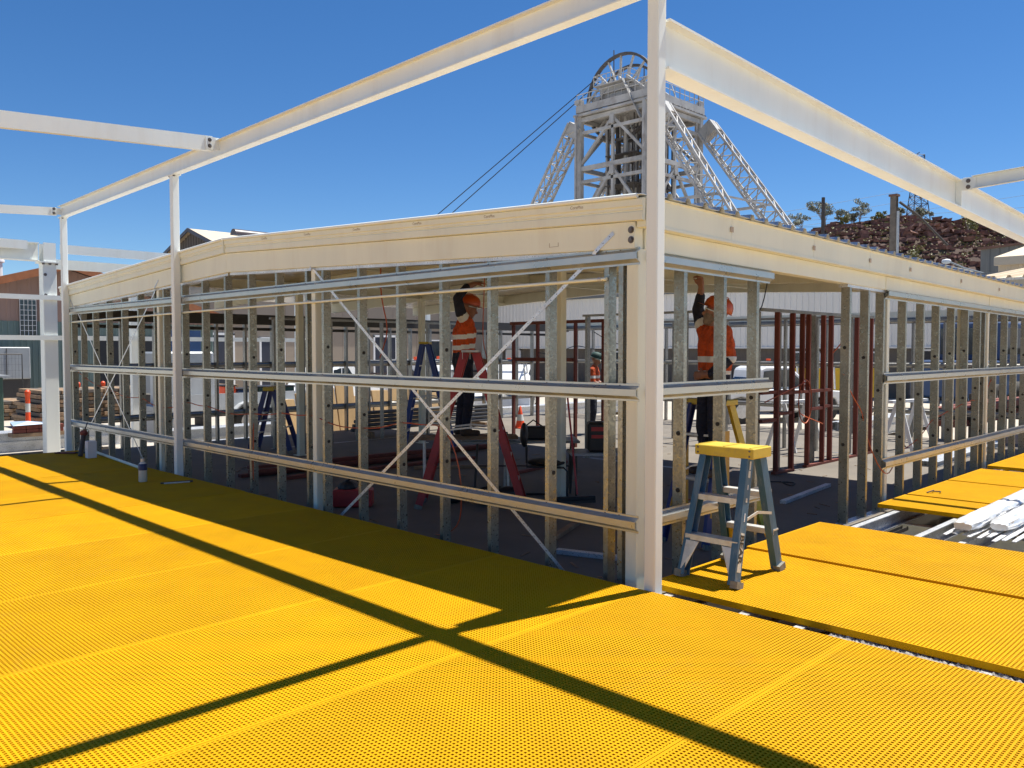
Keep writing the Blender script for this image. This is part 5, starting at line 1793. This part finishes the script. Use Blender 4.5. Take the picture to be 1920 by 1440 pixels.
vs_ = []
NA, ND = 190, 110
for j in range(ND):
    d = 90 + 120 * j / (ND - 1)
    for i in range(NA):
        a = 15 + 190 * i / (NA - 1)
        p = HILL_O + FH * d + RH * a
        vs_.append((p.x, p.y, hill_z(a, d)))
fs = [(j * NA + i, j * NA + i + 1, (j + 1) * NA + i + 1, (j + 1) * NA + i) for j in range(ND - 1) for i in range(NA - 1)]
struct(MB().add(vs_, fs).build("hill", M['soil']))
rk = MB()
RR = random.Random(11)
for k in range(15000):
    a = RR.uniform(45, 118)
    d = 104 + 58 * math.sqrt(RR.random())
    z = hill_z(a, d)
    sx = RR.uniform(.16, .55) * (1.9 if RR.random() < .12 else 1)
    sy = sx * RR.uniform(.5, 1)
    sz = sx * RR.uniform(.25, .6)
    p = HILL_O + FH * d + RH * a
    an = RR.uniform(0, 3.1)
    ca_, sa_ = math.cos(an), math.sin(an)
    pts = []
    for (u, v, w) in ((-1, -1, -.6), (1, -1, -.6), (1, 1, -.6), (-1, 1, -.6), (-1, -1, 1), (1, -1, 1), (1, 1, 1), (-1, 1, 1)):
        u2 = u * sx * RR.uniform(.6, 1.05)
        v2 = v * sy * RR.uniform(.6, 1.05)
        pts.append((p.x + u2 * ca_ - v2 * sa_, p.y + u2 * sa_ + v2 * ca_, z + w * sz * RR.uniform(.7, 1.1)))
    rk.add(pts, [(0, 3, 2, 1), (4, 5, 6, 7), (0, 1, 5, 4), (1, 2, 6, 5), (2, 3, 7, 6), (3, 0, 4, 7)])
# the long ledges of the summit outcrop
for (a0, a1, d, h) in ((60.0, 62.5, 157, 1.6), (69.5, 74, 157, 2.2), (84, 90, 157, 1.6), (75, 82, 148, 1.5), (64, 72, 138, 1.6), (86, 96, 140, 1.4)):
    aa = a0
    while aa < a1:
        wv = RR.uniform(.6, 1.6)
        p = HILL_O + FH * d + RH * aa
        z = hill_z(aa, d)
        for lay in range(3):
            o_ = RR.uniform(-.5, .5)
            q0 = p + RH * o_
            hh = h / 3
            pts = []
            dp_ = RR.uniform(.5, 1.1)
            for (u, v, w) in ((0, -1, 0), (1, -1, 0), (1, 1, 0), (0, 1, 0), (0, -1, 1), (1, -1, 1), (1, 1, 1), (0, 1, 1)):
                pts.append(q0 + RH * (u * wv + RR.uniform(-.25, .25)) + FH * (v * dp_ + RR.uniform(-.3, .3)) + V(0, 0, z - .15 + hh * (lay + w) + RR.uniform(-.2, .2)))
            rk.add(pts, [(0, 3, 2, 1), (4, 5, 6, 7), (0, 1, 5, 4), (1, 2, 6, 5), (2, 3, 7, 6), (3, 0, 4, 7)])
        aa += wv * .95
ro_ = rk.build("hill_rocks", M['rock'])
ro_["kind"] = "stuff"
ro_["label"] = "dark red broken rocks covering the hillside"


def leaves(mb, c, r, n, size, rnd):
    for _ in range(n):
        while True:
            q = V(rnd.uniform(-1, 1), rnd.uniform(-1, 1), rnd.uniform(-1, 1))
            if q.length < 1:
                break
        p = V(*c) + V(q.x * r[0], q.y * r[1], q.z * r[2])
        u = V(rnd.uniform(-1, 1), rnd.uniform(-1, 1), rnd.uniform(-1, 1)).normalized()
        w = u.cross(V(rnd.uniform(-1, 1), rnd.uniform(-1, 1), rnd.uniform(-1, 1))).normalized()
        s_ = size * rnd.uniform(.5, 1.2)
        mb.add([p - u * s_, p + w * s_ * .45, p + u * s_, p - w * s_ * .45], [(0, 1, 2, 3)])


def tree(label, a, d, h, spread, seed, dens=1.0):
    rnd = random.Random(seed)
    p = HILL_O + FH * d + RH * a
    z = hill_z(a, d) - .2
    t = thing("gum_tree", label, "tree", (p.x, p.y, z), "gum trees along the hill top")
    tr_ = MB()
    lf = MB()
    nst = 1 + (seed % 2)
    for s_ in range(nst):
        base = V(p.x, p.y, z) + RH * (s_ * .5)
        lean = RH * rnd.uniform(-.15, .15) * h
        k1 = base + lean * .5 + V(0, 0, h * .45)
        tr_.tube([base, base.lerp(k1, .5) + RH * rnd.uniform(-.1, .1), k1], h * .028, 6, h * .017)
        for b in range(6):
            an = rnd.uniform(0, 6.28)
            e = k1 + RH * math.cos(an) * spread * rnd.uniform(.35, 1) + FH * math.sin(an) * spread * rnd.uniform(.3, .9) + V(0, 0, h * rnd.uniform(.12, .52))
            st0 = base.lerp(k1, rnd.uniform(.6, 1))
            tr_.tube([st0, st0.lerp(e, .5) + V(0, 0, h * .05), e], h * .012, 5, h * .004)
            for c_ in range(3):
                cc = e + V(rnd.uniform(-1, 1), rnd.uniform(-1, 1), rnd.uniform(-.5, .6)) * spread * .28
                leaves(lf, cc, (spread * .28, spread * .28, h * .085), int(60 * dens), .2, rnd)
    tr_.build("trunk", M['bark'], t)
    lf.build("crown", M['leaf'], t)


for i, (a, d, h, s_, lab) in enumerate(((54.5, 158, 5.6, 2.1, "leftmost round gum tree on the ridge beside the headframe leg"), (59.2, 159, 6.9, 2.3, "tall gum tree just left of the thin dark pole"), (61.6, 157, 5.6, 1.6, "gum tree just right of the thin dark pole"),
                                        (64.0, 158, 4.2, 1.2, "thin small gum tree between the two largest ridge trees"), (65.9, 159, 6.6, 2.4, "large spreading gum tree on the ridge left of the rusty pole"), (69.2, 158, 3.0, 1.3, "low gum tree at the foot of the summit ledge"),
                                        (74.3, 160, 5.4, 1.2, "narrow gum tree right behind the rusty pole"), (77.6, 160, 5.6, 1.5, "gum tree at the foot of the lattice pylon"), (88.2, 160, 3.6, 1.2, "wispy gum tree below the deep white beam"),
                                        (91.0, 160, 3.0, 1.3, "rightmost small gum tree below the deep white beam"))):
    tree(lab, a, d, h * .82, s_, 20 + i, .8 if i < 8 else .35)
for i, (a, d, r_, lab) in enumerate(((76.5, 140, 1.7, "yellow green bush on the hillside under the pylon"), (81.8, 138, 1.9, "larger yellow green bush right of the pylon foot"), (61.5, 128, 1.8, "green bush low on the hill above the fascia"), (66.0, 150, 1.0, "small olive bush left of the rusty pole"), (59.5, 150, .9, "small olive bush near the thin dark pole"), (93, 132, 2.0, "green bush above the grey shed roof"), (88, 134, 1.3, "olive bush left of the grey shed"))):
    p = HILL_O + FH * d + RH * a
    z = hill_z(a, d)
    t = thing("bush", lab, "bush", (p.x, p.y, z), "bushes on the hillside")
    lf = MB()
    st_ = MB()
    rnd = random.Random(90 + i)
    for k in range(9):
        e = V(p.x, p.y, z) + V(rnd.uniform(-1, 1) * r_ * .7, rnd.uniform(-1, 1) * r_ * .7, r_ * rnd.uniform(.5, 1.6))
        st_.tube([(p.x, p.y, z - .2), e], .06, 4, .02)
        leaves(lf, e, (r_ * .45, r_ * .45, r_ * .35), 55, .22, rnd)
    st_.build("stem", M['bark'], t)
    lf.build("foliage", M['leaf2'], t)
gr = MB()
rnd = random.Random(5)
for k in range(2600):
    a = rnd.uniform(48, 112)
    d = rnd.uniform(106, 158)
    p = HILL_O + FH * d + RH * a
    leaves(gr, (p.x, p.y, hill_z(a, d) + .25), (.6, .6, .3), 8, .2, rnd)
go_ = gr.build("spinifex", M['leaf2'])
go_["kind"] = "stuff"
go_["label"] = "olive tufts of dry ground cover between the hill rocks"


rp = thing("rusty_pole", "thick rusty steel pole with a sloping stay in front of the hill", "pole", (57.7, 19.6, GZ))
MB().ext(isec(.42, .42, .04, .03), (57.7, 19.6, GZ), (57.7, 19.6, 12.7), (1, 0, 0)).build("pole", M['rustpole'], rp)
MB().bx(57.4, 58.0, 19.3, 19.9, 12.7, 12.85).build("cap", M['rustroof'], rp)
MB().tube([(57.9, 19.3, 12.3), (58.9, 18.3, 11.3), (60.4, 16.8, 9.2)], .09, 6).build("stay", M['polewood'], rp)
MB().tube([(57.5, 19.25, GZ), (57.5, 19.25, 11.6)], .1, 6).build("conduit", M['alu'], rp)
dp = thing("dark_pole", "thin dark timber power pole left of the rusty pole", "pole", (73.7, 32.1, GZ))
MB().tube([(73.7, 32.1, GZ), (73.7, 32.1, 16.3)], .2, 8, .17).build("pole", M['polewood'], dp)
MB().bx(73.0, 74.4, 32.05, 32.15, 15.6, 15.75).build("crossarm", M['polewood'], dp)
d2 = thing("short_pole", "short grey post standing before the rocks above the fascia", "pole", (66, 26, GZ))
MB().tube([(63.5, 23.9, GZ), (63.5, 23.9, 9.9)], .28, 8).build("pole", M['greyshed'], d2)
MB().tube([(63.5, 23.9, 9.9), (63.5, 23.9, 10.0)], .33, 8).build("cap", M['greyshed'], d2)
sl_ = thing("street_light", "round white floodlight on a curved arm above the eave fascia", "light", (38.6, 10.1, GZ))
MB().tube([(38.6, 10.1, 5.95), (39.2, 9.5, 5.6), (40.5, 8.2, 5.1), (41.6, 7.2, 4.95)], .04, 6).build("arm", M['steelgrey'], sl_)
MB().tube([(41.6, 7.2, GZ), (41.6, 7.2, 5.0)], .07, 8).build("post", M['steelgrey'], sl_)
lathe([(.04, .12), (.17, .09), (.21, .03), (.21, -.03), (.15, -.09), (.03, -.12)][::-1], 16, (38.6, 10.1, 5.9)).build("lamp_head", M['whiteplain'], sl_, smooth=50)

py_ = thing("lattice_pylon", "dark lattice power pylon standing on the hill", "pylon", (228, 76, 25))
b = V(222.96, 74.39, 32.82)
tp = V(223.53, 74.96, 52.54)
pm_ = MB()
hh = tp.z - b.z
for (s1, s2) in ((-1, -1), (1, -1), (1, 1), (-1, 1)):
    pm_.tube([b + RH * s1 * 2.4 + FH * s2 * 2.4, b + V(0, 0, hh * .62) + RH * s1 * 1.15 + FH * s2 * 1.15, b + V(0, 0, hh * .96) + RH * s1 * 1.0 + FH * s2 * 1.0], .13, 4)
nb = 9
for k in range(nb):
    def cor(t, s1, s2):
        w_ = 2.4 + (1.05 - 2.4) * min(1, t / .65)
        return b + V(0, 0, hh * t * .96) + RH * s1 * w_ + FH * s2 * w_
    t0, t1 = k / nb, (k + 1) / nb
    for (p_, q_) in (((-1, -1), (1, -1)), ((1, -1), (1, 1)), ((1, 1), (-1, 1)), ((-1, 1), (-1, -1))):
        pm_.tube([cor(t0, *p_), cor(t1, *q_)], .07, 4)
        pm_.tube([cor(t0, *q_), cor(t1, *p_)], .07, 4)
        pm_.tube([cor(t1, *p_), cor(t1, *q_)], .07, 4)
pm_.build("tower", M['pylon'], py_)
MB().bar(tp - RH * 1.2 - V(0, 0, 1), tp + RH * .6 + V(0, 0, .2), .2, .2).bar(tp - RH * 1.2 - V(0, 0, 1), tp + RH * 1.3 - V(0, 0, 2.2), .12, .12).build("crossarm", M['pylon'], py_)
for i, (a_, b_, lab) in enumerate((
        (V(186.63, 97.14, 37.29), V(243.38, 54.80, 50.75), "highest"),
        (V(186.56, 97.07, 35.05), V(243.29, 54.72, 47.71), "second"),
        (V(187.45, 96.10, 33.74), V(243.17, 54.60, 43.58), "third"),
        (V(187.50, 96.15, 35.58), V(243.07, 54.50, 40.41), "fourth"),
        (V(187.88, 95.60, 32.69), V(243.01, 54.45, 38.34), "fifth"),
        (V(188.39, 95.18, 34.27), V(242.95, 54.39, 36.27), "lowest"))):
    a2 = a_ + (a_ - b_) * 1.2
    b2 = b_ + (b_ - a_) * .8
    pts = [a2.lerp(b2, k / 30) - V(0, 0, 2.4 * (1 - (2 * k / 30 - 1) ** 2)) for k in range(31)]
    tag(MB().tube(pts, .035, 4).build("power_line", M['wire'], None), "thin power line over the hill, %s of the six" % lab, "wire", "power lines over the hill")

# ================================================================== YARD THINGS
def purlin_stack(name, label, x0, x1, y0, rows, cols, m='galv_new', z0=GZ, h=.2, w=.075):
    t = thing(name, label, "steel stack", (x0, y0, z0), "galvanised steel stacks in the yard")
    rnd = random.Random(int(x0 * 10 + y0))
    for xx in (x0 + .5, x1 - .5):
        MB().bx(xx, xx + .09, y0 - .1, y0 + cols * w + .1, z0 + .001, z0 + .09).build("bearer", M['timber'], t)
    for r_ in range(rows):
        for c_ in range(cols):
            o_ = rnd.uniform(-.12, .12)
            MB().ext(csec(h, w * .92, .015), (x0 + o_, y0 + c_ * w + w, z0 + .095 + r_ * (h + .004) + h / 2), (x1 + o_, y0 + c_ * w + w, z0 + .095 + r_ * (h + .004) + h / 2)).build("purlin", M[m], t)
    return t


purlin_stack("steel_stack", "bright galvanised purlin stack at the far left beyond the deck", -4.5, 2.3, 15.9, 2, 9)
purlin_stack("steel_stack", "galvanised purlin stack behind the left gable studs", 2.6, 8.6, 14.0, 2, 8)
purlin_stack("steel_stack", "low galvanised purlin stack in front of the service trailer", 3.2, 8.2, 13.1, 1, 6)
purlin_stack("steel_stack", "galvanised stack outside the end wall on the right", 14.6, 20.5, 4.6, 2, 7, z0=GZ)
purlin_stack("steel_stack", "galvanised stack in the yard beyond the orange cone", 12.5, 18.5, 13.9, 2, 6)
bk = thing("brick_bundle", "small bundle of red bricks with a plastic sheet on the steel stack", "brick bundle", (0.3, 15.7, .05))
for r_ in range(2):
    for c_ in range(4):
        MB().bx(.12 + c_ * .235, .345 + c_ * .235, 15.55, 15.66, -.04 + r_ * .08, .033 + r_ * .08).build("brick", M['redprime'], bk, bev=.004)
MB().bx(.1, 1.07, 15.53, 15.88, -.12, -.045).build("pallet", M['timber'], bk)
MB().add([(.1, 15.5, .12), (.7, 15.52, .13), (.72, 15.8, .15), (.12, 15.82, .19), (.4, 15.6, .2)], [(0, 1, 4), (1, 2, 4), (2, 3, 4), (3, 0, 4)]).build("plastic_sheet", M['blueish'], bk)


def timber_stack(label, x0, y0, w, rows, L, tilt=0.0, gap=.06, h=.1):
    t = thing("timber_stack", label, "timber stack", (x0, y0, GZ), "timber stacks in the left yard")
    rnd = random.Random(int(x0 * 31 + y0))
    for r_ in range(rows):
        z = GZ + .02 + r_ * (h + .02)
        o_ = tilt * r_ + rnd.uniform(-.06, .06)
        n = max(2, int(w / .24))
        for c_ in range(n):
            MB().bx(x0 + o_ + c_ * .24, x0 + o_ + c_ * .24 + .225, y0 + rnd.uniform(-.1, .1), y0 + L, z, z + h).build("sleeper", M['timber'] if (r_ + c_) % 3 else M['brownwall'], t, bev=.006)
    return t


timber_stack("leaning stack of weathered sleepers beside the white steel post", 2.15, 21.6, 1.3, 9, 2.2, .03)
timber_stack("low stack of weathered sleepers left of the orange bollard", 2.0, 26.0, 2.2, 5, 2.0)
timber_stack("long stack of pale timber behind the far left studs", 4.0, 24.5, 3.2, 8, 2.0)
timber_stack("wide stack of pale timber in front of the green shed", 8.2, 27.0, 2.8, 7, 2.0)


def bollard(label, x, y):
    t = thing("bollard", label, "bollard", (x, y, GZ), "orange bollards in the left yard")
    lathe([(.24, 0), (.24, .05), (.07, .06), (.06, .55)], 14, (x, y, GZ)).build("lower_stem", M['conered'], t, smooth=40)
    lathe([(.061, .551), (.061, .78)], 14, (x, y, GZ)).build("band", M['reflect'], t, smooth=40)
    lathe([(.06, .781), (.06, 1.0), (.075, 1.02), (.07, 1.1), (.03, 1.14)], 14, (x, y, GZ)).build("top", M['conered'], t, smooth=40)


bollard("orange bollard with silver band left of the large white post", 1.93, 21.3)
bollard("orange bollard just right of the large white post", 4.75, 26.2)
bollard("orange bollard seen past the last verandah post", 5.6, 26.4)
cb = thing("site_cabinet", "dark green covered cabinet at the left edge of the yard", "cabinet", (.6, 21, GZ))
MB().bx(-.6, 1.25, 20.8, 21.9, GZ, .95).build("body", M['greenbox'], cb, bev=.02)
MB().bx(-.65, 1.4, 20.75, 21.95, .95, 1.0).build("lid", M['steelgrey'], cb)
MB().tube([(1.0, 20.78, .95), (.98, 20.76, .2), (1.0, 20.76, -.4)], .012, 5).build("strap", M['galv_new'], cb)
ft = thing("fence_panel", "temporary mesh fence panel before the green shed", "fence", (2.4, 28.8, GZ))
MB().tube([(.5, 28.8, GZ), (.5, 28.8, 1.5), (3.8, 28.8, 1.5), (3.8, 28.8, GZ)], .025, 6).build("frame", M['dark'], ft)
mm = MB()
for k in range(32):
    mm.bx(.5 + k * .103, .504 + k * .103, 28.798, 28.802, GZ + .05, 1.5)
for k in range(10):
    mm.bx(.5, 3.8, 28.797, 28.801, GZ + .1 + k * .2, GZ + .104 + k * .2)
mo = mm.build("mesh", M['dark'], ft)
mo["kind"] = "stuff"
ub = MB().bx(3.0, 4.5, 30.4, 31.2, .6, 1.75).build("switch_cabinet", M['steelgrey'], None, bev=.03)
tag(ub, "grey electrical cabinet against the green shed wall", "cabinet")
MB().bx(3.0, 4.5, 30.5, 31.1, GZ, .599).build("stand", M['dark'], ub)
MB().bx(3.72, 3.74, 30.38, 30.398, .7, 1.7).build("door_gap", M['dark'], ub)


def wheel(parent, c, r, w, axis='y'):
    c = V(*c)
    d = V(0, w / 2, 0) if axis == 'y' else V(w / 2, 0, 0)
    wo = MB().tube([c - d, c - d * .8, c + d * .8, c + d], [r * .92, r, r, r * .92], 20).build("wheel", M['rubber'], parent, smooth=50)
    MB().tube([c - d * 1.03, c + d * 1.03], r * .58, 14).build("rim", M['alu'], wo)
    return wo


# service trailer loaded with gear
tl_ = thing("service_trailer", "grey tandem service trailer loaded with boxes behind the gable studs", "trailer", (6, 17.2, GZ))
MB().bx(3.6, 8.4, 16.6, 18.3, .12, .26).build("tray", M['steelgrey'], tl_, bev=.01)
MB().bx(3.6, 8.4, 16.55, 16.6, .14, .55).build("side_board", M['paletruck'], tl_)
MB().bx(3.9, 5.0, 16.62, 18.2, .26, 1.05).build("locker", M['paletruck'], tl_, bev=.02)
for x in (5.7, 6.75):
    wheel(tl_, (x, 16.55, -.17), .38, .26)
    pts = [(x + .5 * math.cos(math.radians(a)), -.17 + .5 * math.sin(math.radians(a))) for a in range(0, 181, 20)]
    gd = MB()
    for (p_, q_) in zip(pts, pts[1:]):
        gd.bar((p_[0], 16.5, p_[1]), (q_[0], 16.5, q_[1]), .3, .03)
    gd.build("mudguard", M['paletruck'], tl_)
MB().bx(3.6, 4.1, 16.6, 18.2, GZ + .1, .12).build("chassis", M['steelgrey'], tl_)
MB().add([(7.55, 16.6, .3), (7.95, 16.6, .3), (7.8, 16.7, 1.35), (7.6, 16.7, 1.35), (7.55, 16.75, .3), (7.95, 16.75, .3), (7.8, 16.8, 1.35), (7.6, 16.8, 1.35)], [(0, 1, 2, 3), (7, 6, 5, 4), (0, 4, 5, 1), (1, 5, 6, 2), (2, 6, 7, 3), (3, 7, 4, 0)]).build("crane_post", M['whiteplain'], tl_)
for i, (x0, x1, m, z1, lab) in enumerate(((5.2, 5.5, 'conered', .72, "orange plastic box on the service trailer"), (5.55, 6.1, 'blue', .62, "blue plastic box on the service trailer"), (6.15, 7.2, 'greenbox', .66, "dark green tool chest on the service trailer"))):
    b_ = MB().bx(x0, x1, 16.75, 17.4, .262, z1).build("storage_box", M[m], None, bev=.02)
    tag(b_, lab, "box")
    MB().bx(x0 - .02, x1 + .02, 16.73, 17.42, z1 + .001, z1 + .03).build("lid", M['black'], b_)
bu = MB().bx(4.6, 6.3, 19.6, 20.6, .4, 1.6).build("cement_bin", M['steelgrey'], None, bev=.05)
tag(bu, "pale grey hopper bin standing behind the service trailer", "bin")
MB().bx(4.7, 4.8, 19.7, 20.5, GZ, .4).build("leg", M['dark'], bu)
MB().bx(6.1, 6.2, 19.7, 20.5, GZ, .4).build("leg", M['dark'], bu)
MB().bx(4.9, 6.0, 19.8, 20.5, 1.6, 2.2).build("hood", M['blue'], bu)


def ute(label, loc, rotz, body='carwhite', canopy=False):
    t = thing("parked_ute", label, "ute", loc, "vehicles parked in the yard")
    t.rotation_euler = (0, 0, rotz)

    def part(name, mb, m, bev=0, sm=None, par=t):
        return local(par, name, mb.mesh(name, m, sm, bev))
    # local +X forward, wheels on z = 0
    prof = [(-2.55, .45), (-2.55, .98), (-.75, 1.0), (-.7, 1.02), (.95, 1.02), (2.25, .92), (2.5, .75), (2.52, .45), (1.95, .40), (1.8, .72), (1.45, .80), (1.1, .72), (.95, .36), (-.95, .36), (-1.1, .72), (-1.45, .80), (-1.8, .72), (-1.95, .42)]
    part("body", MB().ext([(p[0], p[1]) for p in prof], (0, .88, 0), (0, -.88, 0), (0, 0, 1)), M[body], .03)
    cab = [(-.85, 1.0), (-.75, 1.62), (-.55, 1.70), (.3, 1.70), (1.1, 1.03)]
    co = part("cabin", MB().ext(cab, (0, .76, 0), (0, -.76, 0), (0, 0, 1)), M[body], .05)
    for s_ in (-1, 1):
        for poly in ([(-.68, 1.08), (-.62, 1.55), (-.2, 1.6), (-.2, 1.08)], [(-.12, 1.08), (-.12, 1.6), (.25, 1.6), (.85, 1.08)]):
            mb = MB()
            mb.ext(poly, (0, .775 * s_, 0), (0, .765 * s_ - .02 * s_, 0), (0, 0, 1))
            part("side_window", mb, M['carglass'], par=t)
    mb = MB().add([(1.02, -.66, 1.11), (1.02, .66, 1.11), (.40, .60, 1.655), (.40, -.60, 1.655)], [(0, 1, 2, 3)])
    mb.v = [(x + .03, y, z + .02) for x, y, z in mb.v]
    part("windscreen", mb, M['carglass'])
    part("bonnet_shut", MB().bx(1.12, 2.2, -.7, .7, .96, .985), M[body], .01)
    for (x, y) in ((1.45, .82), (1.45, -.82), (-1.45, .82), (-1.45, -.82)):
        w_ = part("wheel", MB().tube([(x, y - .12, .38), (x, y + .12, .38)], .38, 20), M['rubber'], 0, 50)
        o = local(w_, "rim", MB().tube([(x, y - .125, .38), (x, y + .125, .38)], .22, 12).mesh("rim", M['alu']))
    for s_ in (-1, 1):
        part("headlight", MB().bx(2.38, 2.5, s_ * .62 - .18, s_ * .62 + .18, .68, .84), M['glassy'], .01)
        part("mirror", MB().bx(.75, .87, s_ * .98 - .1, s_ * .98 + .1, 1.08, 1.24), M['black'], .01)
    part("grille", MB().bx(2.50, 2.535, -.4, .4, .62, .82), M['black'])
    part("bumper", MB().bx(2.45, 2.58, -.85, .85, .40, .58), M['black'], .02)
    rk_ = MB()
    for x in (-.5, .2):
        rk_.bar((x, -.7, 1.78), (x, .7, 1.78), .04, .04)
    for y in (-.6, .6):
        rk_.bar((-1.9, y, 1.78), (.3, y, 1.78), .04, .04)
    for x in (-1.9, -.6):
        for y in (-.7, .7):
            rk_.bar((x, y, .98), (x, y * .9, 1.78), .04, .04, (1, 0, 0))
    part("ladder_rack", rk_, M['alu'])
    part("beacon", MB().tube([(.0, 0, 1.8), (.0, 0, 1.93)], .07, 10), M['conered'])
    return t


ute("white ute parked in front of the beige building, nearer one with a ladder rack", (15.9, 22.4, GZ), math.radians(-75))
ute("white ute half hidden behind the nearer white ute by the worker", (18.6, 24.2, GZ), math.radians(-60))
ute("white ute beyond the end wall under the raised arm worker's rail", (19.3, 9.2, GZ), math.radians(150))
ute("white ute parked beyond the rear wall behind the middle column", (10.6, 20.6, GZ), math.radians(25))
ute("white ute behind the orange cone with its tail to the building", (15.2, 16.5, GZ), math.radians(40))

# tan boards standing on edge
for i in range(9):
    x = 4.9 + i * .52
    b_ = MB().bar((x, 13.0 + .03 * (i % 2), GZ), (x + .02, 13.35, .72 + .12 * ((i * 5) % 4 - 1.5)), .5, .05, (0, 1, 0)).build("wrapped_board", M['ply'], None, bev=.01)
    tag(b_, "tan wrapped board leaning upright outside the rear wall, %s from the left" % ordn[i], "board", "tan boards outside the rear wall")
# traffic cone
cn = thing("traffic_cone", "orange traffic cone with a white band on the sunlit slab beyond the roof", "cone", (9.0, 9.95, -.15))
MB().bx(8.8, 9.2, 9.75, 10.15, -.149, -.115).build("base", M['conered'], cn, bev=.01)
lathe([(.17, .036), (.125, .26)], 20, (9.0, 9.95, -.15)).build("lower_cone", M['conered'], cn, smooth=40)
lathe([(.127, .261), (.085, .47)], 20, (9.0, 9.95, -.15)).build("band", M['reflect'], cn, smooth=40)
lathe([(.084, .471), (.03, .74), (.02, .75)], 20, (9.0, 9.95, -.15)).build("upper_cone", M['conered'], cn, smooth=40)

cn.scale = (.68, .68, .68)

# right yard: skip, blue machine, red racks, white tables
sk = thing("skip_bin", "yellow steel skip bin behind the red partition", "skip bin", (23.5, 9, GZ))
MB().add([(22.0, 10.6, .0), (24.6, 8.0, .0), (25.6, 9.0, .0), (23.0, 11.6, .0), (21.7, 10.8, .95), (24.8, 7.7, .95), (26.0, 8.9, .95), (22.9, 12.0, .95)], [(0, 3, 2, 1), (0, 1, 5, 4), (1, 2, 6, 5), (2, 3, 7, 6), (3, 0, 4, 7)]).build("hopper", M['skip'], sk)
MB().bar((21.65, 10.75, .97), (24.8, 7.6, .97), .12, .1).build("rim", M['skip'], sk)
MB().bar((22.2, 10.6, GZ + .28), (24.7, 8.1, GZ + .28), .15, .55).build("skid", M['dark'], sk)
bm_ = thing("blue_machine", "blue mobile plant with dark cab windows beyond the eave studs", "machine", (26, 6.5, GZ))
MB().bx(24.5, 29.5, 4.6, 6.8, .1, 1.3).build("body", M['blue'], bm_, bev=.05)
MB().bx(26.6, 29.2, 4.6, 6.8, 1.3, 2.6).build("cab", M['blue'], bm_, bev=.05)
MB().bx(26.55, 26.6, 4.9, 6.5, 1.5, 2.4).build("cab_window", M['carglass'], bm_)
MB().bx(26.8, 29.0, 4.55, 4.595, 1.5, 2.4).build("cab_window", M['carglass'], bm_)
for x in (25.3, 28.4):
    wheel(bm_, (x, 4.5, .0), .55, .4)
rr_ = thing("steel_rack", "rack of red primed steel lengths beyond the eave studs", "steel rack", (17, 3, GZ))
for k in range(3):
    MB().bx(14.2, 20.2, 2.2 + k * .22, 2.36 + k * .22, .28, .42).build("steel_length", M['redprime'], rr_)
    MB().bx(14.2, 20.2, 2.2 + k * .22, 2.36 + k * .22, .02, .14).build("steel_length", M['redprime'], rr_)
for x in (14.8, 17.2, 19.6):
    MB().bx(x, x + .08, 2.1, 2.9, .15, .26).bx(x, x + .08, 2.1, 2.18, GZ, .6).bx(x, x + .08, 2.82, 2.9, GZ, .6).build("stand", M['dark'], rr_)
for i, (x, y, lab) in enumerate(((9.6, 3.6, "white trestle behind the red partition"), (11.2, 2.2, "white trestle seen through the eave studs"))):
    t = thing("saw_trestle", lab, "trestle", (x, y, -.15))
    MB().bar((x - .6, y + .1, .72), (x + .6, y - .1, .72), .1, .05).build("top_bar", M['whiteplain'], t)
    for sx_ in (-1, 1):
        for sy_ in (-1, 1):
            MB().bar((x + sx_ * .55, y + sy_ * .28, -.15), (x + sx_ * .48, y + sy_ * .03, .70), .06, .03, (1, 0, 0)).build("leg", M['whiteplain'], t)
bt_ = thing("steel_bundle", "bundle of galvanised track lying on the sunlit slab by the end wall", "steel stack", (10, 1.6, -.15))
for k in range(6):
    MB().ext(csec(.08, .05), (8.9, 1.0 + k * .055, -.105), (12.9, 1.1 + k * .055, -.105)).build("track", M['galv_new'], bt_)
